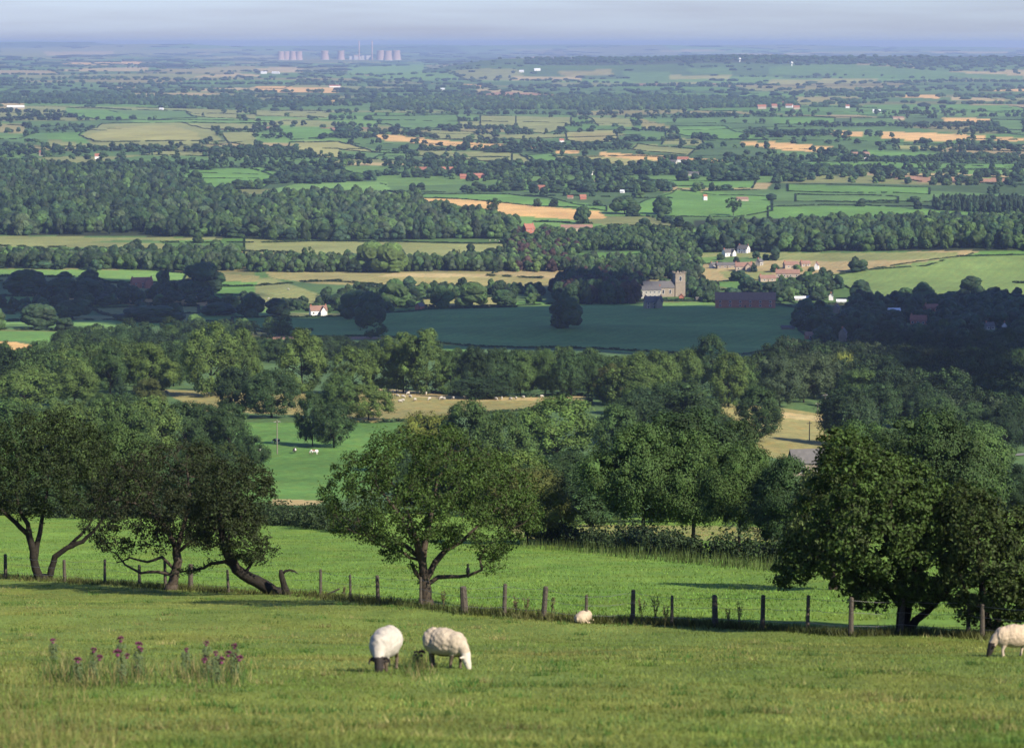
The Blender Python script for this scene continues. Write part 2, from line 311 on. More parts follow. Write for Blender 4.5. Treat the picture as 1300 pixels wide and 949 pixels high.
# traced in the photograph's pixels, then laid on the terrain: (class, polygon, hedge height or 0, hedge label)
FIELDS = [
 ('YP', [(20,62),(110,61),(140,63),(30,64.5)], 0, 0), ('LG', [(160,63),(290,62),(320,64),(200,66)], 0, 0), ('YP', [(180,68),(260,67),(270,69),(190,70)], 0, 0), ('LG', [(270,72),(345,70),(350,74),(280,75)], 0, 0),
 ('YP', [(830,64),(900,63),(925,65),(840,66)], 0, 0), ('LG', [(1040,66),(1140,65),(1170,67),(1060,68)], 0, 0), ('YP', [(1180,66),(1290,66),(1300,68),(1190,68)], 0, 0), ('LG', [(640,63),(720,62),(760,64),(660,65)], 0, 0),
 ('O1', [(0,60),(150,62),(250,64),(250,70),(0,72)], 0, 0), ('YP', [(55,66),(145,65),(145,70),(60,71)], 0, 0), ('YP', [(70,88),(190,85),(190,90),(75,91)], 0, 0),
 ('Y', [(80,80),(180,78),(180,82),(82,83)], 0, 0), ('YP', [(245,97),(300,93),(330,95),(330,97),(250,99)], 0, 0), ('O2', [(200,88),(325,84),(325,91),(230,94)], 0, 0),
 ('YP', [(235,113),(325,111),(325,118),(290,117),(235,115)], 0, 0), ('YP', [(135,110),(170,110),(170,112),(135,112)], 0, 0), ('O1', [(0,123),(85,123),(85,127),(0,126)], 0, 0),
 ('G1', [(85,137),(160,140),(180,152),(140,153),(80,148)], 3, 0), ('G2', [(135,138),(235,141),(250,150),(190,153),(150,143)], 3, 0),
 ('O1', [(237,142),(325,145),(325,152),(250,148)], 3, 0), ('O1', [(100,172),(130,157),(230,156),(270,165),(285,180),(120,180)], 3, 0),
 ('LG', [(110,172),(150,160),(220,160),(250,168),(255,178),(125,178)], 0, 0), ('O1', [(225,156),(325,157),(325,165),(265,164)], 3, 0), ('O1', [(278,168),(325,167),(325,186),(290,181)], 3, 0),
 ('G1', [(75,170),(95,170),(115,182),(80,180)], 0, 0), ('O2', [(0,158),(30,157),(30,170),(0,168)], 0, 0), ('G2', [(10,172),(60,172),(60,182),(10,180)], 0, 0), ('YP', [(0,130),(32,131),(32,139),(0,138)], 0, 0),
 ('O2', [(30,183),(95,186),(95,192),(40,189)], 0, 0),
 ('G1', [(240,216),(330,212),(360,222),(330,240),(232,236)], 2.5, 0), ('G3', [(440,85),(540,82),(540,95),(440,95)], 0, 0), ('YP', [(325,86),(385,85),(385,92),(325,93)], 0, 0),
 ('Y', [(325,109),(430,112),(430,118),(325,117)], 0, 0), ('Y', [(368,128),(437,126),(435,131),(370,131)], 2.5, 0), ('O1', [(325,140),(420,142),(415,150),(325,147)], 3, 0),
 ('O1', [(365,150),(430,155),(425,162),(330,158)], 3, 0), ('G1', [(355,160),(420,163),(430,175),(370,178),(350,165)], 3, 0), ('LG', [(368,181),(430,180),(490,195),(470,203),(410,200),(365,190)], 3, 0),
 ('G2', [(470,147),(580,146),(585,163),(520,166),(478,157)], 3, 0), ('O1', [(610,147),(655,147),(655,165),(610,162)], 3, 0), ('Y', [(475,170),(500,171),(555,178),(648,184),(645,191),(560,185),(480,177)], 2, 0),
 ('O1', [(545,165),(600,168),(620,178),(550,176)], 3, 0), ('O1', [(530,190),(650,194),(650,208),(590,203),(530,198)], 3, 0), ('G2', [(430,190),(528,197),(520,204),(440,201)], 3, 0),
 ('G2', [(430,211),(500,210),(500,222),(440,222)], 0, 0), ('YP', [(430,206),(520,207),(520,210),(430,209)], 0, 0),
 ('G3', [(345,240),(380,233),(490,230),(500,252),(440,254),(390,257),(340,256)], 0, 0), ('YP', [(650,98),(740,98),(738,103),(650,102)], 0, 0), ('O2', [(705,92),(775,88),(780,95),(720,98)], 0, 0),
 ('G2', [(790,91),(850,91),(860,105),(800,104)], 0, 0), ('LG', [(850,96),(930,95),(925,100),(850,101)], 0, 0), ('LG', [(850,104),(885,104),(885,108),(850,107)], 0, 0),
 ('G2', [(870,88),(925,85),(930,95),(880,94)], 0, 0), ('O1', [(655,148),(725,149),(725,158),(690,170),(655,165)], 3, 0), ('O1', [(745,149),(800,150),(805,160),(760,160)], 3, 0),
 ('O2', [(812,150),(850,160),(845,168),(815,162)], 3, 0), ('LG', [(718,168),(780,165),(785,178),(740,181),(720,178)], 3, 0), ('O2', [(722,171),(778,168),(780,176),(735,179)], 0, 0), ('G2', [(790,165),(845,167),(845,177),(800,180)], 3, 0),
 ('G1', [(858,160),(920,160),(975,178),(900,177),(860,170)], 3, 0), ('O1', [(845,177),(890,175),(895,185),(840,184)], 3, 0), ('O1', [(810,182),(885,190),(875,197),(800,190)], 3, 0),
 ('G1', [(667,197),(700,195),(715,207),(690,210)], 2.5, 0), ('O1', [(650,195),(660,196),(682,210),(650,210)], 2.5, 0), ('LG', [(718,199),(800,198),(850,200),(850,205),(790,212),(740,205)], 2.5, 0),
 ('Y', [(762,193),(850,199),(855,204),(800,202),(762,198)], 0, 0), ('Y', [(860,200),(920,203),(920,207),(862,205)], 0, 0), ('Y', [(938,179),(978,182),(978,188),(945,184)], 0, 0), ('Y', [(705,190),(735,191),(735,195),(705,195)], 0, 0), ('Y', [(670,186),(700,187),(700,191),(670,190)], 0, 0),
 ('G1', [(825,228),(960,230),(955,239),(825,237)], 2, 0), ('G2', [(975,85),(1060,80),(1140,85),(1180,93),(1100,97),(975,96)], 0, 0), ('LG', [(975,102),(1075,100),(1115,101),(1115,105),(975,107)], 0, 0),
 ('G2', [(1140,85),(1240,94),(1300,96),(1300,104),(1160,96)], 0, 0), ('O2', [(1010,123),(1090,122),(1090,127),(1010,130)], 0, 0), ('Y', [(1143,120),(1192,121),(1192,125),(1145,124)], 0, 0), ('YP', [(1208,123),(1275,125),(1275,129),(1208,127)], 0, 0),
 ('G1', [(1195,133),(1280,134),(1300,137),(1300,143),(1270,143),(1200,138)], 2.5, 0), ('G2', [(1080,150),(1140,150),(1150,160),(1080,160)], 2.5, 0), ('G1', [(980,148),(1060,150),(1060,158),(985,158)], 2.5, 0),
 ('Y', [(1195,149),(1258,151),(1252,156),(1200,154)], 0, 0), ('YP', [(1135,149),(1150,149),(1150,153),(1135,152)], 0, 0), ('G2', [(1258,152),(1300,153),(1300,172),(1270,168)], 2.5, 0), ('Y', [(1053,166),(1097,167),(1097,174),(1057,172)], 0, 0),
 ('Y', [(1116,167),(1190,169),(1212,173),(1208,180),(1120,176)], 0, 0), ('Y', [(1196,170),(1250,172),(1250,178),(1205,178)], 0, 0), ('Y', [(1264,174),(1300,175),(1300,179),(1264,179)], 0, 0), ('Y', [(975,180),(1030,184),(1066,189),(1062,195),(975,189)], 0, 0),
 ('G2', [(975,191),(1040,196),(1040,201),(975,197)], 0, 0), ('G1', [(1100,191),(1190,195),(1190,205),(1100,205)], 2.5, 0), ('LG', [(1140,184),(1192,185),(1192,191),(1142,189)], 2.5, 0),
 ('YP', [(1060,219),(1170,220),(1290,222),(1290,225),(1170,224),(1062,222)], 0, 0), ('B', [(1120,221),(1170,224),(1288,226),(1282,232),(1170,231),(1124,225)], 2, 0), ('G1', [(1010,206),(1290,208),(1290,216),(1010,214)], 2, 0),
 ('G1', [(1000,234),(1180,238),(1180,247),(1000,243)], 2, 0), ('G2', [(1010,247),(1140,250),(1140,258),(1010,256)], 2, 0),
 ('O1', [(-40,299),(150,301),(285,302),(282,305),(150,305),(60,311),(-40,316)], 0, 0), ('G3', [(-40,341),(190,343),(238,347),(232,357),(150,360),(120,352),(-40,351)], 2, 'hedge along the shaded field below the left wood'),
 ('G1', [(255,360),(330,350),(345,385),(270,385)], 0, 0), ('O2', [(270,347),(330,350),(330,358),(285,357)], 0, 0), ('G3', [(-40,376),(72,377),(70,389),(-40,391)], 2.5, 'thick hedge round the small shaded field at the far left'),
 ('O1', [(115,391),(252,389),(252,398),(140,401)], 2.5, 'hedge round the narrow pale strip field left of centre'), ('G3', [(-40,400),(45,397),(72,410),(-40,413)], 0, 0), ('G1', [(-40,419),(74,421),(73,434),(-40,431)], 0, 0), ('G3', [(250,395),(340,392),(340,404),(250,408)], 0, 0),
 ('Y', [(-40,432),(20,434),(52,440),(44,458),(-40,456)], 0, 0), ('G1', [(540,246),(650,247),(770,262),(770,268),(590,253),(520,251)], 2, 'thin hedge above the golden wheat field'), ('G3', [(560,264),(625,268),(735,280),(720,287),(600,282)], 0, 0),
 ('Y', [(515,251),(590,253),(690,262),(762,268),(770,277),(735,279),(650,274),(590,269),(530,265)], 0, 0),
 ('O1', [(310,303),(470,307),(640,309),(640,322),(560,328),(430,325),(310,328)], 2, 'low hedge crossing the long pale pasture'),
 ('O2', [(335,344),(430,345),(620,347),(722,356),(722,369),(650,363),(540,366),(400,360),(345,353)], 0, 0), ('YP', [(500,346),(620,348),(620,352),(480,351)], 0, 0), ('O1', [(325,353),(345,353),(402,372),(418,389),(350,393),(325,387)], 0, 0),
 ('LG', [(535,379),(650,377),(655,390),(540,393)], 2, 'clipped hedge beside the light strip above the dark field'),
 ('G3', [(295,403),(455,401),(560,391),(700,386),(905,383),(1010,391),(1015,420),(1045,442),(900,453),(720,442),(560,436),(470,427),(380,428),(295,416)], 1.6, 'low hedge round the big shaded field before the church'),
 ('G1', [(548,438),(602,440),(602,452),(556,450)], 0, 0), ('G1', [(733,321),(815,319),(815,331),(733,333)], 0, 0), ('O1', [(888,321),(980,317),(980,327),(890,326)], 0, 0), ('O1', [(912,344),(980,344),(980,354),(925,356)], 0, 0),
 ('G1', [(795,264),(860,240),(980,250),(980,268),(930,276),(800,275)], 2, 'hedge across the bright fields right of the wheat'), ('G1', [(975,263),(1100,261),(1245,269),(1245,281),(975,286)], 2, 'hedge by the bright field in front of the conifer wood'),
 ('O1', [(970,320),(1050,321),(1216,320),(1218,328),(1050,332),(970,328)], 0, 0), ('HL', [(1045,352),(1130,338),(1216,326),(1340,322),(1340,376),(1215,378),(1180,384),(1150,387),(1080,367)], 2, 'dark hedge along the foot of the green hill'),
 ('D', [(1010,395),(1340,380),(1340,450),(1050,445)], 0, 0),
 ('O2', [(425,495),(490,493),(560,500),(600,504),(660,504),(748,502),(748,513),(650,522),(540,532),(470,537),(425,532)], 1.4, 'rough hedge below the dry sheep pasture'), ('YP', [(480,493),(560,499),(660,503),(748,502),(748,507),(600,509),(480,500)], 0, 0),
 ('O2', [(200,494),(280,496),(325,499),(390,499),(390,527),(255,522)], 0, 0), ('O2', [(900,510),(985,516),(1060,528),(1062,572),(1000,584),(905,566)], 0, 0), ('YP', [(975,520),(1045,529),(1043,535),(975,528)], 0, 0),
 ('CW', [(300,536),(560,536),(520,600),(430,637),(300,637)], 0, 0), ('YP', [(345,633),(412,635),(402,641),(345,641)], 0, 0), ('LG', [(640,664),(960,668),(1010,690),(960,700),(660,684)], 0, 0), ('G1', [(1180,590),(1280,595),(1260,640),(1180,640)], 0, 0),
]
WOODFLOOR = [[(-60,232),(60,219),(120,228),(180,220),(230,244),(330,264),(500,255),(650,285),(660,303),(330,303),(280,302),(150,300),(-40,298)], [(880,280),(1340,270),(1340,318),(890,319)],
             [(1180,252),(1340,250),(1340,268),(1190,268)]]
# ------------------------------------------------------------------ far patchwork of fields (world space)
pr = np.random.default_rng(21)
AR = math.radians(17)
def warp(i, j):
    # rows of fields get deeper with distance; i runs across, j runs away
    y = 2450 * np.exp(j * 0.052); x = i * (150 + y * 0.022)
    return x * math.cos(AR) + (y - 2450) * 0.10 * math.sin(i * .7 + j * .3) * .3, y - x * math.sin(AR) * .55
GI, GJ = 26, 58
node = {}
for i in range(-GI, GI + 1):
    for j in range(-6, GJ + 1):
        node[i, j] = warp(i + pr.uniform(-.28, .28), j + pr.uniform(-.30, .30))
cellcol = {}
for i in range(-GI, GI):
    for j in range(-6, GJ):
        if pr.random() < .22 and (i-1, j) in cellcol: cellcol[i, j] = cellcol[i-1, j]; continue
        r = pr.random()
        k = 'G2' if r < .33 else 'G3' if r < .48 else 'G1' if r < .60 else 'O1' if r < .77 else 'D' if r < .88 else 'O2' if r < .945 else 'YP' if r < .972 else 'Y' if r < .988 else 'B'
        c = np.array(CLS[k]) * pr.uniform(.68, .98); cellcol[i, j] = (k, c)
PATCH = []; PEDGE = []
for (i, j), (k, c) in cellcol.items():
    q = [node[i, j], node[i+1, j], node[i+1, j+1], node[i, j+1]]
    PATCH.append((q, c))
    if j < 44:
        if cellcol.get((i, j-1), (0, 0))[1] is not c and pr.random() < .85: PEDGE.append((q[0], q[1]))
        if cellcol.get((i-1, j), (0, 0))[1] is not c and pr.random() < .8: PEDGE.append((q[0], q[3]))

# ------------------------------------------------------------------ the ground sheet
ysamp = list(np.linspace(-70, 36, 40))
yy = 38.0
while yy < 60500:
    ysamp.append(yy)
    row = 50 + 220 * F / max(yy, 2600)
    base = 0.35 if yy < 110 else 0.9 if yy < 330 else 3.2 if yy < 1100 else 7.0 if yy < 2600 else None
    yy += base if base else min(max(7.0, 1.15 * yy * yy / (F * 215)), 130 if yy < 17500 else 260)
ysamp = np.array(ysamp)
uu = np.concatenate([np.linspace(-.62, -.205, 26)[:-1], np.linspace(-.205, .205, 520), np.linspace(.205, .62, 26)[1:]])
UU, YY = np.meshgrid(uu, ysamp)
XX = UU * np.hypot(np.maximum(YY, 0), 45)
ZZ = ground(XX, YY)
PX, PY = project(XX, np.maximum(YY, 5), ZZ)
colr = np.zeros(XX.shape + (3,)); colr[:] = CLS['N']
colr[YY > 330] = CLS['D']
fx, fy = XX.ravel(), YY.ravel(); fc = colr.reshape(-1, 3)
order = np.argsort(fy, kind='stable'); sy = fy[order]
for q, c in PATCH:
    Q = np.array(q); a, b = np.searchsorted(sy, [Q[:, 1].min(), Q[:, 1].max()])
    idx = order[a:b]; m = (fx[idx] >= Q[:, 0].min()) & (fx[idx] <= Q[:, 0].max()); idx = idx[m]
    if len(idx): fc[idx[inpoly(fx[idx], fy[idx], q)]] = c
ppx, ppy = PX.ravel(), PY.ravel()
# second field beyond the fence
FENCE_PX = [(-60,727),(7,733),(82,738),(133,741),(177,744),(210,746),(242,748),(290,752),(407,757),(445,761),(480,765),(534,770),(590,778),(640,781),(690,785),(744,790),(803,790),(853,793),(908,795),(968,799),(1025,802),(1080,807),(1143,804),(1229,808),(1247,810),(1330,816),(1420,822),(1510,828),(1600,834),(1700,840)]
fw = unproject([p[0] for p in FENCE_PX], [p[1] for p in FENCE_PX])
fwx = fw[:, 0]; fwy = fw[:, 1]
fenceY = lambda x: np.interp(x, fwx, fwy, left=fwy[0] - (x.min() if hasattr(x, 'min') else x) * 0 , right=fwy[-1])
fc[(fy > fenceY(fx)) & (fy < 330)] = CLS['S']
far = fy > 340
for k, poly, hh, lab in FIELDS:
    P = np.array(poly, float)
    m = (ppx > P[:, 0].min()) & (ppx < P[:, 0].max()) & (ppy > P[:, 1].min()) & (ppy < P[:, 1].max()) & (fy > 225)
    idx = np.nonzero(m)[0]
    if len(idx): fc[idx[inpoly(ppx[idx], ppy[idx], poly)]] = np.array(CLS[k])
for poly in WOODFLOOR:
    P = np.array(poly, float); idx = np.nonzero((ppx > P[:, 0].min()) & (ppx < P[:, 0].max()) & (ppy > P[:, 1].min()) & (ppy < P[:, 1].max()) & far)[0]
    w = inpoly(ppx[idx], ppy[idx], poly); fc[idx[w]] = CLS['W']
# crest of the right-hand ridge and the far rises are wooded
rid = (fy > 16300) & (fy < 17900) & (fx > 150); fc[rid] = np.array(CLS['W']) * 1.3
nr, ncol = XX.shape
ii = np.arange(nr - 1)[:, None] * ncol + np.arange(ncol - 1)[None]
quads = np.stack([ii, ii + 1, ii + ncol + 1, ii + ncol], -1).reshape(-1, 4)

m, nt, bs = newmat('pasture_and_fields')
at = N(nt, 'ShaderNodeAttribute', _attribute_name='tint'); geo = N(nt, 'ShaderNodeNewGeometry')
def nz(scale, det=4.0, stretch=None):
    n = N(nt, 'ShaderNodeTexNoise', Scale=scale, Detail=det, Roughness=.6)
    if stretch:
        mp = N(nt, 'ShaderNodeMapping'); mp.inputs['Scale'].default_value = stretch; mp.inputs['Rotation'].default_value = (0, 0, .5)
        nt.links.new(geo.outputs['Position'], mp.inputs['Vector']); nt.links.new(mp.outputs[0], n.inputs['Vector'])
    else: nt.links.new(geo.outputs['Position'], n.inputs['Vector'])
    return n.outputs['Fac']
def rmap(s, a, b, lo=.3, hi=.7):
    r = N(nt, 'ShaderNodeMapRange'); r.inputs['From Min'].default_value = lo; r.inputs['From Max'].default_value = hi
    r.inputs['To Min'].default_value = a; r.inputs['To Max'].default_value = b; nt.links.new(s, r.inputs['Value']); return r.outputs[0]
def mul(a, b):
    x = N(nt, 'ShaderNodeMath', _operation='MULTIPLY'); nt.links.new(a, x.inputs[0]); nt.links.new(b, x.inputs[1]); return x.outputs[0]
v = mul(mul(rmap(nz(5.0, 6), .72, 1.28), rmap(nz(.55, 5, (1, .45, 1)), .80, 1.20)), mul(rmap(nz(.035, 5), .86, 1.14), rmap(nz(.006, 4), .90, 1.10)))
wv_ = N(nt, 'ShaderNodeTexWave', Scale=.035, Distortion=2.5, Detail=2.0); wv_.bands_direction = 'X'
mpw = N(nt, 'ShaderNodeMapping'); mpw.inputs['Rotation'].default_value = (0, 0, .35); nt.links.new(geo.outputs['Position'], mpw.inputs['Vector']); nt.links.new(mpw.outputs[0], wv_.inputs['Vector'])
v = mul(v, rmap(wv_.outputs['Fac'], .95, 1.04, 0, 1)); v = mul(v, rmap(nz(.014, 6, (1, .6, 1)), .84, 1.16))
sc = N(nt, 'ShaderNodeVectorMath', _operation='SCALE'); nt.links.new(at.outputs['Color'], sc.inputs[0]); nt.links.new(v, sc.inputs['Scale'])
mixd = N(nt, 'ShaderNodeMix', _data_type='RGBA', _blend_type='MULTIPLY'); mixd.inputs[7].default_value = (1.35, 1.0, .85, 1)
nt.links.new(rmap(nz(.28, 5, (1, .5, 1)), 0, .75, .45, .7), mixd.inputs[0]); nt.links.new(sc.outputs[0], mixd.inputs[6])
nt.links.new(mixd.outputs[2], bs.inputs['Base Color']); bs.inputs['Roughness'].default_value = .9; bs.inputs['Specular IOR Level'].default_value = .08
bp = N(nt, 'ShaderNodeBump', Strength=.55, Distance=.12); nt.links.new(nz(3.2, 6), bp.inputs['Height']); nt.links.new(bp.outputs['Normal'], bs.inputs['Normal'])
gme = mesh_np('ground', np.stack([XX, YY, ZZ], -1).reshape(-1, 3), [quads], [m], fc, smooth=True)
tag(link('ground', gme), kind='structure')

# ------------------------------------------------------------------ sun, sky, haze, cloud, camera
AZ, EL = math.radians(48), math.radians(36)           # to the right of straight behind the camera
SUN = np.array([math.sin(AZ) * math.cos(EL), -math.cos(AZ) * math.cos(EL), math.sin(EL)])
sl = bpy.data.lights.new('sun', 'SUN'); sl.energy = 4.6; sl.angle = math.radians(.5); sl.color = (1, .90, .74)
so = bpy.data.objects.new('sun', sl); COL.objects.link(so); so.location = (200, -200, 300)
so.rotation_euler = Vector(SUN).to_track_quat('Z', 'Y').to_euler()

w = bpy.data.worlds.new('World'); scene.world = w; w.use_nodes = True; wn = w.node_tree
bg = wn.nodes['Background']; bg.inputs['Strength'].default_value = SKY_STRENGTH
sk = N(wn, 'ShaderNodeTexSky'); sk.sky_type = 'NISHITA'; sk.sun_disc = False; sk.sun_elevation = EL
sk.sun_rotation = math.atan2(SUN[0], SUN[1]); sk.altitude = 250; sk.air_density = 1.0; sk.dust_density = .6; sk.ozone_density = 3.0
tc = N(wn, 'ShaderNodeTexCoord'); mp = N(wn, 'ShaderNodeMapping'); mp.inputs['Scale'].default_value = (10, 10, 170)
wn.links.new(tc.outputs['Generated'], mp.inputs['Vector'])
n1 = N(wn, 'ShaderNodeTexNoise', Scale=1.0, Detail=5.0, Roughness=.55); wn.links.new(mp.outputs[0], n1.inputs['Vector'])
r1 = N(wn, 'ShaderNodeMapRange'); r1.inputs['From Min'].default_value = .40; r1.inputs['From Max'].default_value = .72; r1.inputs['To Max'].default_value = .85
wn.links.new(n1.outputs['Fac'], r1.inputs['Value'])
tint = N(wn, 'ShaderNodeVectorMath', _operation='MULTIPLY'); tint.inputs[1].default_value = SKY_TINT
wn.links.new(sk.outputs[0], tint.inputs[0])
gray = N(wn, 'ShaderNodeVectorMath', _operation='MULTIPLY'); gray.inputs[1].default_value = (.84, .80, .82)
wn.links.new(tint.outputs[0], gray.inputs[0])
mxs = N(wn, 'ShaderNodeMix', _data_type='RGBA'); wn.links.new(r1.outputs[0], mxs.inputs[0])
wn.links.new(tint.outputs[0], mxs.inputs[6]); wn.links.new(gray.outputs[0], mxs.inputs[7])
wn.links.new(mxs.outputs[2], bg.inputs['Color'])

hb = Buf(); hb.box(-39000, -90, -340, 39000, 61500, 38.0)
hm = bpy.data.materials.new('haze'); hm.use_nodes = True; hn = hm.node_tree
hn.nodes.remove(hn.nodes['Principled BSDF'])
pv = N(hn, 'ShaderNodeVolumePrincipled'); pv.inputs['Color'].default_value = (*HAZE_COL, 1); pv.inputs['Density'].default_value = HAZE_D
pv.inputs['Anisotropy'].default_value = HAZE_G
hn.links.new(pv.outputs[0], hn.nodes['Material Output'].inputs['Volume'])
tag(link('haze', hb.mesh('haze', hm)), kind='stuff')

# the cumulus whose shade lies across the middle distance, up toward the sun (outside the frame)
SHADE = [(-260,352),(60,352),(235,356),(300,376),(340,398),(380,403),(455,403),(545,394),(650,388),(690,362),(760,356),(800,362),(816,386),(905,390),(1000,388),(1080,378),(1160,388),(1250,384),(1420,372),
         (1500,590),(1290,566),(1200,538),(1120,492),(1060,452),(980,456),(880,454),(720,446),(560,442),(470,436),(300,420),(110,408),(-260,412)]
sw = unproject([p[0] for p in SHADE], [min(max(p[1], 330), 700) for p in SHADE])
cr_ = np.random.default_rng(8)
mc = plain('cloud', (.9, .9, .92), 1.0, .04, .004)
pts = []
sx0, sx1, sy0, sy1 = sw[:, 0].min(), sw[:, 0].max(), sw[:, 1].min(), sw[:, 1].max()
for x in np.arange(sx0, sx1, 62):
    for y in np.arange(sy0, sy1, 62):
        p = (x + cr_.uniform(-25, 25), y + cr_.uniform(-25, 25))
        if inpoly(np.array([p[0]]), np.array([p[1]]), sw[:, :2])[0]:
            d = edge_dist(np.array([p[0]]), np.array([p[1]]), sw[:, :2])[0]
            pts.append((p[0], p[1], d))
cb = Buf(); IV, IF = ico(2)
for x, y, d in pts:
    z = g1(x, y); t = (950 - z) / SUN[2]
    r = min(cr_.uniform(55, 85), max(28, d * 1.0))
    wv = 1 + .16 * np.sin(IV @ cr_.normal(size=3) * 4 + cr_.uniform(0, 6)) 
    cb.add(IV * wv[:, None] * np.array([r, r, r * .55]) + np.array([x + SUN[0]*t, y + SUN[1]*t, z + SUN[2]*t + r * .3]), None, IF)
tag(link('cloud', cb.mesh('cloud', mc, True)), kind='structure')

cam = bpy.data.cameras.new('camera'); co = bpy.data.objects.new('camera', cam); COL.objects.link(co)
co.location = (0, 0, 0); co.rotation_euler = (math.pi/2 - TH, 0, 0)
cam.sensor_width = 36; cam.lens = 36 * F / 1300; cam.clip_start = .5; cam.clip_end = 120000
cam.dof.use_dof = True; cam.dof.focus_distance = 260; cam.dof.aperture_fstop = 2.0
scene.camera = co
scene.view_settings.view_transform = 'Standard'; scene.view_settings.look = 'None'; scene.view_settings.gamma = 1
scene.view_settings.use_curve_mapping = False; scene.view_settings.exposure = EXPOSURE
scene.render.engine = 'CYCLES'; cy = scene.cycles
cy.max_bounces = 5; cy.diffuse_bounces = 2; cy.glossy_bounces = 1; cy.transmission_bounces = 2; cy.volume_bounces = 1; cy.transparent_max_bounces = 4
cy.use_denoising = True; cy.caustics_reflective = False; cy.caustics_refractive = False
# ------------------------------------------------------------------ tree prototypes (unit height, unit width)
def crown_np(seed, kind, ncl, nleaf, leaf):
    r = np.random.default_rng(seed)
    zb, ax, top, rc = {'oak': (.05, .43, 1.0, (.09, .18)), 'lime': (.02, .42, 1.02, (.08, .16)), 'ash': (.13, .42, 1.0, (.08, .15)), 'thorn': (.06, .42, 1.0, (.10, .19)),
                       'conifer': (.02, .38, 1.02, (.07, .12)), 'bush': (-.05, .42, .98, (.13, .22))}[kind]
    d = r.normal(size=(ncl, 3)); d /= np.linalg.norm(d, axis=1, keepdims=True)
    rad = r.uniform(.25, 1.0, (ncl, 1)) ** .40
    t = d[:, 2:3] * rad                                   # -1..1 height in crown
    c = d * rad
    zc = (zb + top) / 2; zh = (top - zb) / 2
    if kind == 'lime': k = 1.0 - .38 * np.clip(t, -.2, 1)
    elif kind == 'conifer': k = .15 + .62 * (1 - t)
    elif kind == 'oak': k = 1.08 - .20 * np.abs(t - .05)
    else: k = np.ones_like(t)
    lop = 1 + r.uniform(.15, .38) * np.sin(np.arctan2(d[:, 1:2], d[:, 0:1]) * r.integers(2, 4) + r.uniform(0, 6))
    if kind in ('lime', 'oak'):                            # skirted crowns that come down near the grass
        hz = d[:, :2] / (np.linalg.norm(d[:, :2], axis=1, keepdims=True) + 1e-6); t = r.uniform(-1, 1, (ncl, 1)); s0 = -.35 if kind == 'lime' else -.15
        prof = np.where(t > s0, np.clip(1 - ((t - s0) / (1.04 - s0)) ** 2.2, 0, 1) ** .58, 1 - .38 * np.clip((s0 - t) / (1 + s0), 0, 1) ** 2)
        c = np.concatenate([hz * prof * np.sqrt(r.uniform(.25, 1.0, (ncl, 1))), t], 1); k = np.ones_like(t)
    P = np.concatenate([c[:, :2] * ax * k * lop, zc + t * (zh - .07)], 1)
    R = (rc[0] * .7 + (rc[1] - rc[0] * .7) * r.uniform(0, 1, ncl) ** 1.5) * (1.15 - .4 * np.abs(t[:, 0]))
    w = R ** 2; w /= w.sum()
    ci = r.choice(ncl, nleaf, p=w)
    e = r.normal(size=(nleaf, 3)); out = P[ci] - np.array([0, 0, zc - .1]); out /= (np.linalg.norm(out, axis=1, keepdims=True) + .05)
    e = e / np.linalg.norm(e, axis=1, keepdims=True) + out * .6 + np.array([0, 0, .25]); e /= np.linalg.norm(e, axis=1, keepdims=True)
    rr = r.uniform(.55, 1.08, (nleaf, 1))
    L = P[ci] + e * R[ci][:, None] * rr * np.array([1, 1, .85])
    L[:, 2] = np.clip(L[:, 2], 0.0, 1.02)
    nrm = e * .8 + out * .35 + r.normal(size=(nleaf, 3)) * .28 + np.array([0, 0, .1])
    V, Q = leaves(L, nrm, r.uniform(.7, 1.3, nleaf) * leaf, r)
    # solid cores added inside the clumps to block light and deepen their shade
    iv, it = ico(1); big = np.argsort(-R)[:int(ncl * .8)]
    CV = [iv * (1 + r.uniform(-.18, .18, (len(iv), 1))) * R[k] * .50 * np.array([1, 1, .85]) + P[k] for k in big]
    CT_ = [it + len(V) + j * len(iv) for j in range(len(big))]
    V = np.concatenate([V] + CV); V[:, 2] = np.maximum(V[:, 2], 0)
    return V, Q, np.concatenate(CT_)
def dome(seed, nb, sub, nl, leaf, wob=.20):
    """rounded crown of merging lumps with a rough leafy skin (unit size)"""
    r = np.random.default_rng(seed); iv, it = ico(sub); V = []; T = []; n = 0; CC = []
    for k in range(nb):
        a = k * 2.4 + r.uniform(-.5, .5); q = (k + .5) / nb; rad = .30 * math.sqrt(q) * r.uniform(.75, 1.15)
        R_ = r.uniform(.17, .27); c = np.array([math.cos(a) * rad, math.sin(a) * rad, .30 + .46 * (1 - q ** 1.3) * r.uniform(.75, 1.1)])
        if k >= nb * .62: c[2] = r.uniform(.16, .42)
        w = 1 + wob * np.sin(iv @ r.normal(size=3) * 5 + r.uniform(0, 6)) * .6 + r.uniform(-wob, wob, len(iv)) * .6
        V.append(iv * w[:, None] * R_ * np.array([1, 1, .92]) + c); T.append(it + n); n += len(iv); CC.append((c, R_))
    V = np.concatenate(V); V[:, 2] = np.clip(V[:, 2], 0, 1.03); T = np.concatenate(T)
    ci = r.integers(0, nb, nl); e = r.normal(size=(nl, 3)); e /= np.linalg.norm(e, axis=1, keepdims=True); e[:, 2] = np.abs(e[:, 2]) * .9 + e[:, 2] * .1
    C = np.array([c for c, _ in CC])[ci]; RR = np.array([q for _, q in CC])[ci]
    L = C + e * (RR * r.uniform(.95, 1.14, nl))[:, None] * np.array([1, 1, .92])
    LV, LQ = leaves(L, e + r.normal(size=(nl, 3)) * .35, r.uniform(.6, 1.4, nl) * leaf, r)
    return np.concatenate([V, LV]), LQ + n, T
